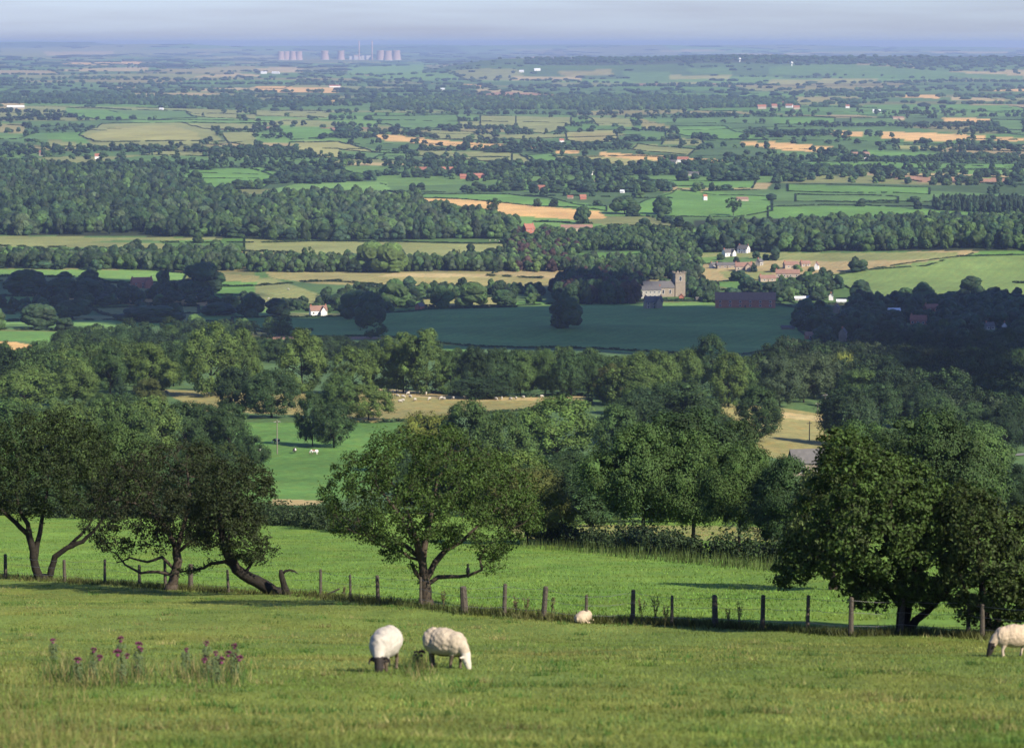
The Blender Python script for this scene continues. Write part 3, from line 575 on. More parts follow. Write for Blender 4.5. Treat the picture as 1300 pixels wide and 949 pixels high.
def trunk_np(seed, kind):
    r = np.random.default_rng(seed + 77); b = Buf()
    th = {'lime': .45, 'conifer': .7, 'ash': .5, 'oak': .36, 'thorn': .3, 'bush': .2}[kind]
    r0 = {'thorn': .026, 'bush': .016}.get(kind, .018)
    b.tube([(0, 0, -.03), (.004, 0, .02), (.0, .006, th * .5), (.01, 0, th)], [r0 * 1.6, r0 * 1.1, r0 * .95, r0 * .75], 7)
    for k in range(7 if kind != 'bush' else 4):
        a = k * 2.4 + r.uniform(-.4, .4); z0 = th * r.uniform(.55, 1.0); L = r.uniform(.22, .36)
        p0 = np.array([0.005, 0, z0]); d = np.array([math.cos(a), math.sin(a), r.uniform(.5, 1.1)])
        p1 = p0 + d * L * .5; p2 = p1 + d * np.array([1, 1, .7]) * L * .6
        b.tube([p0, p1, p2], [r0 * .6, r0 * .38, r0 * .12], 5)
    return b
PROTO = {}
def protos(kind, n, lod):
    for s in range(n):
        ncl, nl, lf = {'hi': (170, 24000, .0105), 'mid': (120, 10000, .0145), 'lo': (40, 1500, .032)}[lod]
        if kind == 'bush': nl = int(nl * .7); lf *= 1.25
        if lod == 'lo' and kind in ('oak', 'lime'): V, Q, T = dome(300 + s, 16, 3, 900, .022, .16)
        else: V, Q, T = crown_np(100 * s + len(kind) * 7 + ord(kind[0]), kind, ncl, nl, lf)
        cm = mesh_np('crown', V, [Q, T], [M['leaf_mid']])
        tm = trunk_np(s, kind).mesh('trunk', M['bark' if kind == 'ash' else 'bark_dark'], True)
        PROTO.setdefault((kind, lod), []).append((cm, tm))
DOMES = True
for k_, n_ in (('oak', 6), ('lime', 4), ('ash', 4), ('thorn', 3), ('conifer', 2), ('bush', 3)):
    for lod_ in ('hi', 'mid', 'lo'): protos(k_, n_, lod_)
TINT = {'lit': (.074, .116, .028), 'olive': (.072, .086, .025), 'mid': (.054, .096, .026), 'deep': (.034, .064, .021), 'dark': (.024, .045, .018), 'blue': (.030, .060, .027),  # leaf tones; lit and dark also put sun and shade into the colour
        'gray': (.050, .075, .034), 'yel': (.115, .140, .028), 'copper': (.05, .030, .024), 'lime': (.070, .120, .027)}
KNAME = {'oak': 'oak_tree', 'lime': 'lime_tree', 'ash': 'ash_tree', 'thorn': 'hawthorn_tree', 'conifer': 'conifer_tree', 'bush': 'shrub'}
tr = np.random.default_rng(31)
NTREE = [0]
def put_tree(x, y, h, wd, kind, tint, label, group=None, jitter=.10):
    z = g1(x, y)
    lod = 'hi' if y < 620 and h > 5 else 'mid' if y < 1700 else 'lo'
    cm, tm = PROTO[kind, lod][tr.integers(len(PROTO[kind, lod]))]
    o = thing(KNAME[kind], label, 'shrub' if kind == 'bush' else 'tree', (x, y, z - .05), tr.uniform(0, 6.28), group, (wd, wd, h))
    c = link('crown', cm, o); t = link('trunk', tm, o)
    j = 1 + tr.uniform(-jitter, jitter); q = tr.uniform(-jitter, jitter) * .35
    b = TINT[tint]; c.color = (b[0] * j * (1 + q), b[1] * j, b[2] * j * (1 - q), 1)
    NTREE[0] += 1
    return o

# hand-traced trees: (x, base row, top row, width px, kind, tint, label)
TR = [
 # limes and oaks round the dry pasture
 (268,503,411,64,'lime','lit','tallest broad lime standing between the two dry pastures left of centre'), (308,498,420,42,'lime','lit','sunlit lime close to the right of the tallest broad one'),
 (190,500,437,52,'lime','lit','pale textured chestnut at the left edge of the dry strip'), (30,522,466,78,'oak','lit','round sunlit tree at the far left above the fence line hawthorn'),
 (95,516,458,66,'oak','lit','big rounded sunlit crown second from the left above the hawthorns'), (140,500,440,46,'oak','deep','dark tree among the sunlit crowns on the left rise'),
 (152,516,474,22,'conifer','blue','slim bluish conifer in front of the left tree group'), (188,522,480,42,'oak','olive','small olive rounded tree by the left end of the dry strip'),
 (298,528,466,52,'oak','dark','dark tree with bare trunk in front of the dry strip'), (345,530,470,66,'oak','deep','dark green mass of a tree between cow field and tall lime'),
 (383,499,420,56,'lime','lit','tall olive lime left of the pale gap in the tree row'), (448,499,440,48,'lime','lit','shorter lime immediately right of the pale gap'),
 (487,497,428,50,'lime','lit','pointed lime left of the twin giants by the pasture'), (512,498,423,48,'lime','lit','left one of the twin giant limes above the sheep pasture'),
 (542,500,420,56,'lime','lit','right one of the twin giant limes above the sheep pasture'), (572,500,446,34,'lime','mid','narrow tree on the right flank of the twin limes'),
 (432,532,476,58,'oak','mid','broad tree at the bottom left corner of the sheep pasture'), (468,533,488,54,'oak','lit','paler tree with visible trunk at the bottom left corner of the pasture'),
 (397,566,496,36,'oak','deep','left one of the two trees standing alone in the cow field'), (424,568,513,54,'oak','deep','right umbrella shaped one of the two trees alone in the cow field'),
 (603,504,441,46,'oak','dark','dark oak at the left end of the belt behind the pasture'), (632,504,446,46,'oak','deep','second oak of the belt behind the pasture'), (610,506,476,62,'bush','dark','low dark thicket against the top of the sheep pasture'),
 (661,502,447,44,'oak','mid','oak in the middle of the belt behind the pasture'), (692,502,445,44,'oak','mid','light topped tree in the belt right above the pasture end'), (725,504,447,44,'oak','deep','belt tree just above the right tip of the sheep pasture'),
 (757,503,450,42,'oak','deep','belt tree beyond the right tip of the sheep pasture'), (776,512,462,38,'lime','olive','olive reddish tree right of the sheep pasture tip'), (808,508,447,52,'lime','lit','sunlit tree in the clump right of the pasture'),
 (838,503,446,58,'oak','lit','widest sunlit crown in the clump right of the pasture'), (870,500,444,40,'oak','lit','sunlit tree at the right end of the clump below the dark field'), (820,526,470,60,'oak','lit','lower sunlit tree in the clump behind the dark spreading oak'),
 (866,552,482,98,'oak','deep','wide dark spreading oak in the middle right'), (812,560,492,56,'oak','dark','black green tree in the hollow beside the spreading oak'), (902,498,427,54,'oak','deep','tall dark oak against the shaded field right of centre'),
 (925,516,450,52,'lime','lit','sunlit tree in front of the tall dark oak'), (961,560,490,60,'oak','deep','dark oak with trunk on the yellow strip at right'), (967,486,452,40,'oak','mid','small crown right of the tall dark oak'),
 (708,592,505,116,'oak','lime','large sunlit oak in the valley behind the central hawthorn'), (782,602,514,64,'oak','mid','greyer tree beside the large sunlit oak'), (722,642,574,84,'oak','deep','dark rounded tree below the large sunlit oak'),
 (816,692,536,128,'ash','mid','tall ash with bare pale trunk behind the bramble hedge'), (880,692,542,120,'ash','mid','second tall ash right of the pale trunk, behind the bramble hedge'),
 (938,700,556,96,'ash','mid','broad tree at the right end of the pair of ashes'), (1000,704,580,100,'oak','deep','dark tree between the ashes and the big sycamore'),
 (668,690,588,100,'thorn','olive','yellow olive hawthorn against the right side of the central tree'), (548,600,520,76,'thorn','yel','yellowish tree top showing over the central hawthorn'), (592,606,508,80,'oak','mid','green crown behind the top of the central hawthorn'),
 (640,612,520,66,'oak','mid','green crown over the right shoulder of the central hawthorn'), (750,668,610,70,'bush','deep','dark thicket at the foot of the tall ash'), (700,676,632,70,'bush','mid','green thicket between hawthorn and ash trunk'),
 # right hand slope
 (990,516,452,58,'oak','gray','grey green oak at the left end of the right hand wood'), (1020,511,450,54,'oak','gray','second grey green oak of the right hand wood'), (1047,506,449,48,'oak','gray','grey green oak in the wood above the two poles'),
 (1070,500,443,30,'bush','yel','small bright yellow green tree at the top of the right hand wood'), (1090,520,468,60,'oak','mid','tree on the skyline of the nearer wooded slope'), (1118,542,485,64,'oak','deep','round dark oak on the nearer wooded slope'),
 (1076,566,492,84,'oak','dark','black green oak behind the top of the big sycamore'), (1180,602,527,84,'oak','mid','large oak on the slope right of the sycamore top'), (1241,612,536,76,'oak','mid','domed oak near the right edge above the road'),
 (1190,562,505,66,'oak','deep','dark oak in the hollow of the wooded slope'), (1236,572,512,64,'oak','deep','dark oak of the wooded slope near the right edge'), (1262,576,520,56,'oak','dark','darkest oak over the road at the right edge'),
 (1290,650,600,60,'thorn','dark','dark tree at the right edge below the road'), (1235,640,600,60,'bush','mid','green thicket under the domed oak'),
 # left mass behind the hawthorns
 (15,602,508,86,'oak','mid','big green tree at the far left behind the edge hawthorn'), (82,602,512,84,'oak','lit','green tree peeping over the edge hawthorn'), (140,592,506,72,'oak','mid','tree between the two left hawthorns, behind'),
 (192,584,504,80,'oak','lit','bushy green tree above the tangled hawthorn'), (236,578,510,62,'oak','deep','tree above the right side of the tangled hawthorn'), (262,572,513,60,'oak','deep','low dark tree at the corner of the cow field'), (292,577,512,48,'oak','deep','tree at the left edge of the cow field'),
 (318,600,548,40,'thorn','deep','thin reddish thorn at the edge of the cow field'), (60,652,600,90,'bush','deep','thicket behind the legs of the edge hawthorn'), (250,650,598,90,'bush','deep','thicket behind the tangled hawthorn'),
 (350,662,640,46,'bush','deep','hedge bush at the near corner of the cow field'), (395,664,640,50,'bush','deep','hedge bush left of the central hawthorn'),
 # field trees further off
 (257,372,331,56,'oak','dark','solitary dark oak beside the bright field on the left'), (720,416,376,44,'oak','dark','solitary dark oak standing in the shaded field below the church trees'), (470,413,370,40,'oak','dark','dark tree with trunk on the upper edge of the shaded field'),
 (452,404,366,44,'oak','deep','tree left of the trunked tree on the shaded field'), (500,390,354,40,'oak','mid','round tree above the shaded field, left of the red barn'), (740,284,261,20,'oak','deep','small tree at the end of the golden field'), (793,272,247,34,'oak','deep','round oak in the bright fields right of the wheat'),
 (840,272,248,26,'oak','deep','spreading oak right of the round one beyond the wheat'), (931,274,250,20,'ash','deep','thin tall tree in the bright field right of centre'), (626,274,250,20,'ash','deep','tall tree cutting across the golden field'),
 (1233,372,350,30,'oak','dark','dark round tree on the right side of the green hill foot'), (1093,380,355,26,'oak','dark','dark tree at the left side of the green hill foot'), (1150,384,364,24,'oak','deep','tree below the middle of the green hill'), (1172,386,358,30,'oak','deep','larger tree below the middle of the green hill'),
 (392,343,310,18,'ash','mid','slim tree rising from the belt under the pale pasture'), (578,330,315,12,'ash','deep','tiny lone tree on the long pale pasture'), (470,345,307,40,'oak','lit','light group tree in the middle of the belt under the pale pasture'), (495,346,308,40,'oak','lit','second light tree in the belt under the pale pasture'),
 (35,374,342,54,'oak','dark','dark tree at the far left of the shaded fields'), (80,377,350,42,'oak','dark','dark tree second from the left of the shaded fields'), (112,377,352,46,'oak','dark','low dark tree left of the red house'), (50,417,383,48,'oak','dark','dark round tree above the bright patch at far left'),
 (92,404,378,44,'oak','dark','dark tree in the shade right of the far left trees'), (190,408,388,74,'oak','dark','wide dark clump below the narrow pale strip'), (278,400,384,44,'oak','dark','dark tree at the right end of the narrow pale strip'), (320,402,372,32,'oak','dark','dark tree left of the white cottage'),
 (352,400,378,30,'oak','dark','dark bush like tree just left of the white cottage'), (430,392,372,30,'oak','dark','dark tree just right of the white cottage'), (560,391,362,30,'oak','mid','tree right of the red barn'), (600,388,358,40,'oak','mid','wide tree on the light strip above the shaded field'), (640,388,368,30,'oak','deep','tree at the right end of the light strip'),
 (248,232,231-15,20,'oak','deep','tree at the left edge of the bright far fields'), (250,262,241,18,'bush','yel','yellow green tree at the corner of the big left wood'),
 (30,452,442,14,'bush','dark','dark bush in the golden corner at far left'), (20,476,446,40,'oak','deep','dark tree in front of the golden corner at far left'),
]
TPOS = unproject([t[0] for t in TR], [t[1] for t in TR])
for (px, b, tp, wpx, kind, tint, lab), p in zip(TR, TPOS):
    dep = p[1] * CT - p[2] * ST
    put_tree(p[0], p[1], (b - tp) * dep / F * 1.04, wpx * dep / F * (1.25 if kind == 'lime' else 1.12), kind, tint, lab)

# ------------------------------------------------------------------ woods, belts and hedgerow trees
# (ground polygon in photo px, spacing m, height m, width m, kind, tint list, label, group)
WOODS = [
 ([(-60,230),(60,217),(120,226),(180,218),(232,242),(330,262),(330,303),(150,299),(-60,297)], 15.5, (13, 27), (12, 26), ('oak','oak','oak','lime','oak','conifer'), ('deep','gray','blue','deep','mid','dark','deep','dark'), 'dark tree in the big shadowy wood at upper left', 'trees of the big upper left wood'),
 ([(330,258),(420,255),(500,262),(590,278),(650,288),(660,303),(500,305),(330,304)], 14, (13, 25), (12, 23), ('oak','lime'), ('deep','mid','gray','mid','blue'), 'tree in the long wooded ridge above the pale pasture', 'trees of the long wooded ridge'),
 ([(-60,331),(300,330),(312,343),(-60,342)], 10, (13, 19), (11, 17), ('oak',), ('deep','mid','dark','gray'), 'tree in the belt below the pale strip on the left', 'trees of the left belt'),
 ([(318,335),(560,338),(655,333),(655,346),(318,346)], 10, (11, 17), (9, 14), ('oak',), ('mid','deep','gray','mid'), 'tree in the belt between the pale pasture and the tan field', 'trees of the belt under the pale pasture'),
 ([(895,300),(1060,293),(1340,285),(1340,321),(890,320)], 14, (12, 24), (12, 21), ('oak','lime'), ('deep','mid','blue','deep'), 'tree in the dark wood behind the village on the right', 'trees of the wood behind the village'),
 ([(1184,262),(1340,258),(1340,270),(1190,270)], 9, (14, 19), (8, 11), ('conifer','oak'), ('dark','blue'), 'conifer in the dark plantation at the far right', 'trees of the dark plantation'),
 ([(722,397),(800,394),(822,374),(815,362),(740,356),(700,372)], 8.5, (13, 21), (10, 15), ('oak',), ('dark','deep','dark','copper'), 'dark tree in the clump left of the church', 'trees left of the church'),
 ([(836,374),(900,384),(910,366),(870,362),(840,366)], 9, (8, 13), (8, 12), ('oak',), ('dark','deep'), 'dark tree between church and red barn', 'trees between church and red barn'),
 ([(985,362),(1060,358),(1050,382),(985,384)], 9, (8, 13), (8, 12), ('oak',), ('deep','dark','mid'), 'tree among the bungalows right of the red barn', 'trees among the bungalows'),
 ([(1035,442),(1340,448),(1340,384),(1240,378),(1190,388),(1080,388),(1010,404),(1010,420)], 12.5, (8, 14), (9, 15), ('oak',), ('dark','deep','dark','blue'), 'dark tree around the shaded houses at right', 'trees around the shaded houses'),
 ([(975,505),(1050,500),(1120,530),(1240,572),(1340,590),(1340,452),(1130,452),(1080,465),(975,468)], 11.5, (12, 18), (11, 16), ('oak',), ('dark','deep','dark','gray'), 'shaded oak in the dark wood on the right slope', 'trees of the dark right wood'),  # dark tints put the wood's shade into its leaves
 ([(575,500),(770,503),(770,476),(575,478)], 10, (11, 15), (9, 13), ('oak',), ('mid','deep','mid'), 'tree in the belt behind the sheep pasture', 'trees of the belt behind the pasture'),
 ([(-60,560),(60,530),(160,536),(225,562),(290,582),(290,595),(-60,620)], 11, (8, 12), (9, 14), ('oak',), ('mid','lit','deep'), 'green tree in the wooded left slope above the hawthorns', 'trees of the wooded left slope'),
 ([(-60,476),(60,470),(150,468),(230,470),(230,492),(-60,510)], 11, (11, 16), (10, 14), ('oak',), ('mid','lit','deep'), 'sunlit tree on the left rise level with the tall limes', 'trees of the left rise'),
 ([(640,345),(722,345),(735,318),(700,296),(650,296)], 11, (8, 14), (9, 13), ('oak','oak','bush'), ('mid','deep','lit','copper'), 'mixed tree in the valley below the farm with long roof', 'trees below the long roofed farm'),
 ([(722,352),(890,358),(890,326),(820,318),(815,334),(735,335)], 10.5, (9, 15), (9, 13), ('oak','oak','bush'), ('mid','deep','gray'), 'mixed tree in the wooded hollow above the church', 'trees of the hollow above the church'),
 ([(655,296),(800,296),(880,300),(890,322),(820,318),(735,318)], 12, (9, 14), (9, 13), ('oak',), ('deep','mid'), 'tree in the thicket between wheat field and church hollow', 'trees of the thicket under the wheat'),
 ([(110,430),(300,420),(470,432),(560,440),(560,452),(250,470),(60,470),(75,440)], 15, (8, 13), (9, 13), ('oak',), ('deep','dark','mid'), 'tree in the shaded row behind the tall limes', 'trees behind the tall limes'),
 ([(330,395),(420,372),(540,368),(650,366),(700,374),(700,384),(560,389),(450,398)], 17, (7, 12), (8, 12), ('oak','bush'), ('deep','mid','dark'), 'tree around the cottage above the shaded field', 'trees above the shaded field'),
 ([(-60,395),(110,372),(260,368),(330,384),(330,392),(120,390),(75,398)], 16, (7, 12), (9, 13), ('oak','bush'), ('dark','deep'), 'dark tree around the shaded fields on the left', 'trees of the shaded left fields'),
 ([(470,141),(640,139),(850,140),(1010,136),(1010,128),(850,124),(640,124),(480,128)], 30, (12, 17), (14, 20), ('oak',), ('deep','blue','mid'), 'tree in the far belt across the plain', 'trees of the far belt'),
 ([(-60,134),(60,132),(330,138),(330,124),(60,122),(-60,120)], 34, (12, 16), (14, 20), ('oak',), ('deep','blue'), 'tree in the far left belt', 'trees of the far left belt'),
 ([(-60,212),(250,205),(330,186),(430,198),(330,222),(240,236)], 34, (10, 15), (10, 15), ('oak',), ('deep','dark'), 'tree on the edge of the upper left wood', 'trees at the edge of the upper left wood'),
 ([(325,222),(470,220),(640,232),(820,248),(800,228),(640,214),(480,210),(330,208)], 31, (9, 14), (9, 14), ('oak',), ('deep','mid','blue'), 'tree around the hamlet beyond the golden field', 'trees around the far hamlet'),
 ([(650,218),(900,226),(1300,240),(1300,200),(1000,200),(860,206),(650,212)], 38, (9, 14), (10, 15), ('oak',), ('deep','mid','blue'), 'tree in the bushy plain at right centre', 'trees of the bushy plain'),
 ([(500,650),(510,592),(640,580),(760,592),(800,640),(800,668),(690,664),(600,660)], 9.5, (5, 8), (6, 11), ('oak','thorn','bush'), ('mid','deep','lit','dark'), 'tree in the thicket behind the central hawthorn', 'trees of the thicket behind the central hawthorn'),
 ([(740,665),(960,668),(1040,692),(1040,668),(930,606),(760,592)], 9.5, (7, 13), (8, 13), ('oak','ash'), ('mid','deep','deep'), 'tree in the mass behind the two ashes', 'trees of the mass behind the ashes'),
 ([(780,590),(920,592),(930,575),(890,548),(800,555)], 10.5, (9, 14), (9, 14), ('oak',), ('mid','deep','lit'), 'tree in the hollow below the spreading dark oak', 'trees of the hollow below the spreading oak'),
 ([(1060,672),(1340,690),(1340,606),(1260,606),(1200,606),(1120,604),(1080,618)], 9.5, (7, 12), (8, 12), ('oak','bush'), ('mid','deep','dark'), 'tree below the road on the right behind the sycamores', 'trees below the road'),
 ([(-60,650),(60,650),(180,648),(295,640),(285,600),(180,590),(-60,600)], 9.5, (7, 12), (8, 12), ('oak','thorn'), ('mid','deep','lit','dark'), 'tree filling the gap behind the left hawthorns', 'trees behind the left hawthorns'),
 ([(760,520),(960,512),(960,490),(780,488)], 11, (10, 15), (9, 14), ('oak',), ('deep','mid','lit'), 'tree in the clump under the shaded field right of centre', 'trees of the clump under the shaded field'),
]
SC = []      # x, y, h, w, kind, tint, wood index
wr = np.random.default_rng(41)
for wi, (poly, sp, hr, wrg, kinds, tints, lab, grp) in enumerate(WOODS):
    Wp = unproject([p[0] for p in poly], [p[1] for p in poly])[:, :2]
    a, b = Wp.min(0), Wp.max(0)
    gx, gy = np.meshgrid(np.arange(a[0], b[0], sp), np.arange(a[1], b[1], sp * 1.15))
    gx = gx.ravel() + wr.uniform(-.42, .42, gx.size) * sp; gy = gy.ravel() + wr.uniform(-.45, .45, gy.size) * sp
    k = inpoly(gx, gy, Wp)
    if wi in (0, 1, 5):                                    # rides and glades
        k &= (np.sin(gx * .019 + gy * .006 + wi) + np.sin(gx * .008 - gy * .011) + wr.normal(0, .35, gx.size)) > -1.35
    for x, y in zip(gx[k], gy[k]):
        SC.append((x, y, wr.uniform(*hr), wr.uniform(*wrg), kinds[wr.integers(len(kinds))], tints[wr.integers(len(tints))], wi))
# hedgerow trees over the plain
for (a, b) in PEDGE:
    a = np.array(a); b = np.array(b); L = np.linalg.norm(b - a); n = wr.poisson(L / (62 if a[1] < 9000 else 70))
    for t in wr.uniform(0, 1, n):
        p = a + (b - a) * t + wr.normal(0, 1.5, 2)
        if abs(p[0]) < .23 * p[1]: SC.append((p[0], p[1], (wr.uniform(8, 16) if a[1] < 9000 else wr.uniform(9, 14)), (wr.uniform(10, 20) if a[1] < 9000 else wr.uniform(16, 34)), 'oak', ('deep', 'blue', 'mid', 'dark')[wr.integers(4)], -1))
# copses over the plain, and the wooded crest of the right hand ridge
for _ in range(210):
    y = math.exp(wr.uniform(math.log(4300), math.log(15500))); x = wr.uniform(-.2, .2) * y
    for _k in range(int(wr.integers(6, 40))):
        SC.append((x + wr.normal(0, 60 + y * .006), y + wr.normal(0, 22), wr.uniform(9, 16), wr.uniform(14, 26), 'oak', ('deep', 'blue', 'dark')[wr.integers(3)], -1))
for _ in range(1500):
    x = wr.uniform(80, 4200); y = 16750 + 500 * math.sin(x * .002) + wr.normal(0, 300)
    SC.append((x, y, wr.uniform(12, 18), wr.uniform(26, 44), 'oak', 'blue', -1))
for _ in range(800):
    y = wr.uniform(9000, 26000); x = wr.uniform(-.2, .2) * y
    SC.append((x, y, wr.uniform(10, 15), wr.uniform(24, 60), 'oak', 'blue', -1))
# a few trees between the village houses
for px_, py_ in ((912,343),(935,333),(955,339),(957,345),(984,345),(990,357),(1012,345),(1030,345),(932,347),(915,330),(1045,347),(972,330),(1025,352),(960,328)):
    p_ = up1(px_, py_); SC.append((p_[0], p_[1], wr.uniform(5, 9), wr.uniform(7, 11), 'oak', ('deep', 'mid', 'dark')[wr.integers(3)], -1))
for _ in range(650):
    y = wr.uniform(19000, 45500); x = wr.uniform(-.2, .2) * y
    if abs(650 + F * x / y - 430) < 95 and 27000 < y < 30400: continue
    SC.append((x, y, wr.uniform(12, 18), wr.uniform(90, 330), 'oak', 'blue', -1))
scx = np.array([s[0] for s in SC]); scy = np.array([s[1] for s in SC]); scz = ground(scx, scy)
sch = np.array([s[2] for s in SC]); scw = np.array([s[3] for s in SC])
spx, spy = project(scx, scy, scz)
# keep open fields open: drop stray plain trees that would stand in the middle of a traced field
drop = np.zeros(len(SC), bool); isw = np.array([s[6] for s in SC])
for k, poly, hh, lab in FIELDS:
    if k in ('D', 'W'): continue
    P = np.array(poly, float); m = (spx > P[:, 0].min()) & (spx < P[:, 0].max()) & (spy > P[:, 1].min()) & (spy < P[:, 1].max())
    ins = np.zeros(len(SC), bool); ins[m] = inpoly(spx[m], spy[m], poly)
    ins[m] &= edge_dist(spx[m], spy[m], poly) > 1.2
    # a tree in front of a low gold strip hides it: thin those too
    drop |= ins & ((isw < 0) | True)
# sight lines that are open in the valley: the cow field, the dry pasture, the yellow strip and the road
CLEAR = [(975,518,1048,585), (480,497,745,514), (205,495,262,526), (312,540,500,634), (1270,572,1300,588), (405,500,430,526), (1028,497,1056,527), (300,404,450,426), (450,402,720,432)]
HWIN = [(404,400,24,14),(533,393,12,9),(829,391,22,15),(825,378,27,15),(946,390,76,19),(865,380,10,7),(862,366,14,22),(1018,381,20,5),(1055,381,8,10),(1068,384,14,5),(1062,397,12,11),(1135,396,16,6),(1182,394,18,8),(1166,412,18,10),
        (1070,433,14,15),(1028,430,12,9),(1000,418,16,5),(1275,418,9,9),(1256,418,12,8),(180,364,26,10),(671,297,14,13),(732,292,40,7),(925,325,15,9),(944,321,14,10),(905,340,9,7),(922,340,26,7),(944,343,21,10),(964,337,10,9),(974,357,20,8),(1000,352,30,10)]
CLEAR += [(a - w * .42, b - h * .8, a + w * .42, b - 1) for a, b, w, h in HWIN]
ddep = scy * CT - scz * ST; stop = spy - sch * F / ddep; shw = scw * F / ddep * .5
for (cx0, cy0, cx1, cy1) in CLEAR:
    drop |= (spx + shw * .8 > cx0) & (spx - shw * .8 < cx1) & (spy > cy1 - (6 if cy1 > 480 else 0)) & (stop < cy1 - 4) & (scy > 200)
keep = ~drop & (wr.uniform(0, 1, len(SC)) < 1)
# approximate visibility: painter's grid from near to far
dep = scy * CT - scz * ST
hp = sch * F / dep; wp = scw * F / dep
vis = np.zeros(len(SC)); cov = np.zeros((960, 1500), bool)
for (px, b, tp, wpx, kind, tint, lab) in TR:
    if tp > 420: cov[int(tp + .1*(b-tp)):int(b), max(0, int(px + 100 - wpx*.45)):int(px + 100 + wpx*.45)] = True
for i in np.argsort(scy):
    if not keep[i]: continue
    x0, x1 = int(spx[i] - wp[i]/2 + 100), int(spx[i] + wp[i]/2 + 101); y0, y1 = int(spy[i] - hp[i]), int(spy[i]) + 1
    x0 = max(x0, 0); x1 = min(x1, 1500); y0 = max(y0, 0); y1 = min(y1, 960)
    if x1 <= x0 or y1 <= y0: continue
    s = cov[y0:y1, x0:x1]; f = 1 - s.mean()
    if spx[i] < 2 or spx[i] > 1298 or spy[i] - hp[i] * .5 > 855: f = 0
    vis[i] = f * (x1 - x0) * (y1 - y0)
    dx = int((x1 - x0) * .2); dy = int((y1 - y0) * .15)
    cov[y0 + dy:y1, x0 + dx:x1 - dx] = True
frac = vis / np.maximum(hp * wp, 1e-6)
cand = [i for i in np.argsort(-hp * wp * (frac > .3)) if keep[i] and isw[i] >= 0 and frac[i] > .3][:N_TREES - NTREE[0]]
single = set(cand)
for i in cand:
    x, y, h, wd, kind, tint, wi = SC[i]
    put_tree(x, y, h, wd, kind, tint, WOODS[wi][6], WOODS[wi][7], .18)
# all remaining trees far off: one mass

FU = {0: [dome(900 + s, 11, 2, 150, .030) for s in range(10)], 1: [dome(950 + s, 7, 1, 30, .05) for s in range(8)]}
NEARH = [crown_np(720 + q, 'oak', 90, 8000, .0145) for q in range(4)]
NEARU = [crown_np(700 + q, 'oak', 60, 2000, .029) for q in range(4)]
IV2, IF2 = ico(2); IV1, IF1 = ico(1)
fb = Buf()
for i in range(len(SC)):
    if not keep[i] or i in single: continue
    x, y, h, wd, kind, tint, wi = SC[i]; z = scz[i]
    b = np.array(TINT[tint]) * wr.uniform(.45, 1.15)
    a = wr.uniform(0, 6.28); ca, sa = math.cos(a), math.sin(a)
    if y < 1900:
        if frac[i] < .02: continue
        V, Q, T = (NEARH if y < 900 else NEARU)[wr.integers(4)]
        fb.add(np.stack([(V[:, 0]*ca - V[:, 1]*sa) * wd + x, (V[:, 0]*sa + V[:, 1]*ca) * wd + y, V[:, 2] * h + z - .3], 1), Q, T, b)
    elif y < 9000:
        V, Q, T = FU[0 if y < 4800 else 1][wr.integers(8)]
        sq = .55 if kind == 'conifer' else 1
        P = np.stack([(V[:, 0]*ca - V[:, 1]*sa) * wd * sq + x, (V[:, 0]*sa + V[:, 1]*ca) * wd * sq + y, V[:, 2] * h + z - .3], 1)
        fb.add(P, Q, T, b)
    else:
        J = IV1 * (1 + wr.uniform(-.28, .28, (len(IV1), 1)))
        fb.add(J * np.array([wd*.52, wd*.40, h*.56]) + np.array([x, y, z + h*.42]), None, IF1, b)
print('FAR', fb.n)
fo = tag(link('distant_trees', fb.mesh('distant_trees', M['leaf_far'])), kind='stuff')

# ------------------------------------------------------------------ hedges
HU = []
for s in range(6):
    r = np.random.default_rng(500 + s); n = 26
    C = np.stack([r.uniform(-.5, .5, n), r.uniform(-.5, .5, n), r.uniform(.1, .9, n)], 1)
    HU.append(leaves(C, np.stack([r.normal(0, .5, n), C[:, 1] * 2 + r.normal(0, .4, n), r.uniform(0, 1, n)], 1), r.uniform(.22, .40, n), r))
def hedge_run(b, p, q, hgt, wid, seg, tint, r, gap=0.0):
    p = np.array(p, float); q = np.array(q, float); L = np.linalg.norm(q - p); n = max(1, int(L / seg)); d = (q - p) / max(L, 1e-6)
    ang = math.atan2(d[1], d[0]); ca, sa = math.cos(ang), math.sin(ang)
    t = (np.arange(n) + .5) / n; P = p + (q - p) * t[:, None]; Z = ground(P[:, 0], P[:, 1])
    for k in range(n):
        if r.random() < .06 + gap: continue
        V, Q = HU[r.integers(6)]; hh = hgt * r.uniform(.7, 1.35); ll = L / n * 1.15
        x = V[:, 0] * ll; y = V[:, 1] * wid
        b.add(np.stack([x*ca - y*sa + P[k, 0], x*sa + y*ca + P[k, 1], V[:, 2] * hh + Z[k] - .1], 1), Q, None, np.array(tint) * r.uniform(.75, 1.25))
hr_ = np.random.default_rng(61); hb2 = Buf()
for k, poly, hh, lab in FIELDS:
    if not hh: continue
    W2 = unproject([p[0] for p in poly], [p[1] for p in poly])[:, :2]
    tgt = Buf() if lab else hb2
    for a in range(len(W2)):
        p, q = W2[a], W2[(a+1) % len(W2)]
        seg = max(2.5, p[1] * .0022)
        if not lab and hr_.random() < .2: continue
        hedge_run(tgt, p, q, hh * hr_.uniform(.5, .95), 2.0 if p[1] < 4000 else 3, seg, TINT['dark'], hr_)
    if lab: tag(link('hedge', tgt.mesh('hedge', M['leaf_far'])), lab, 'hedge')
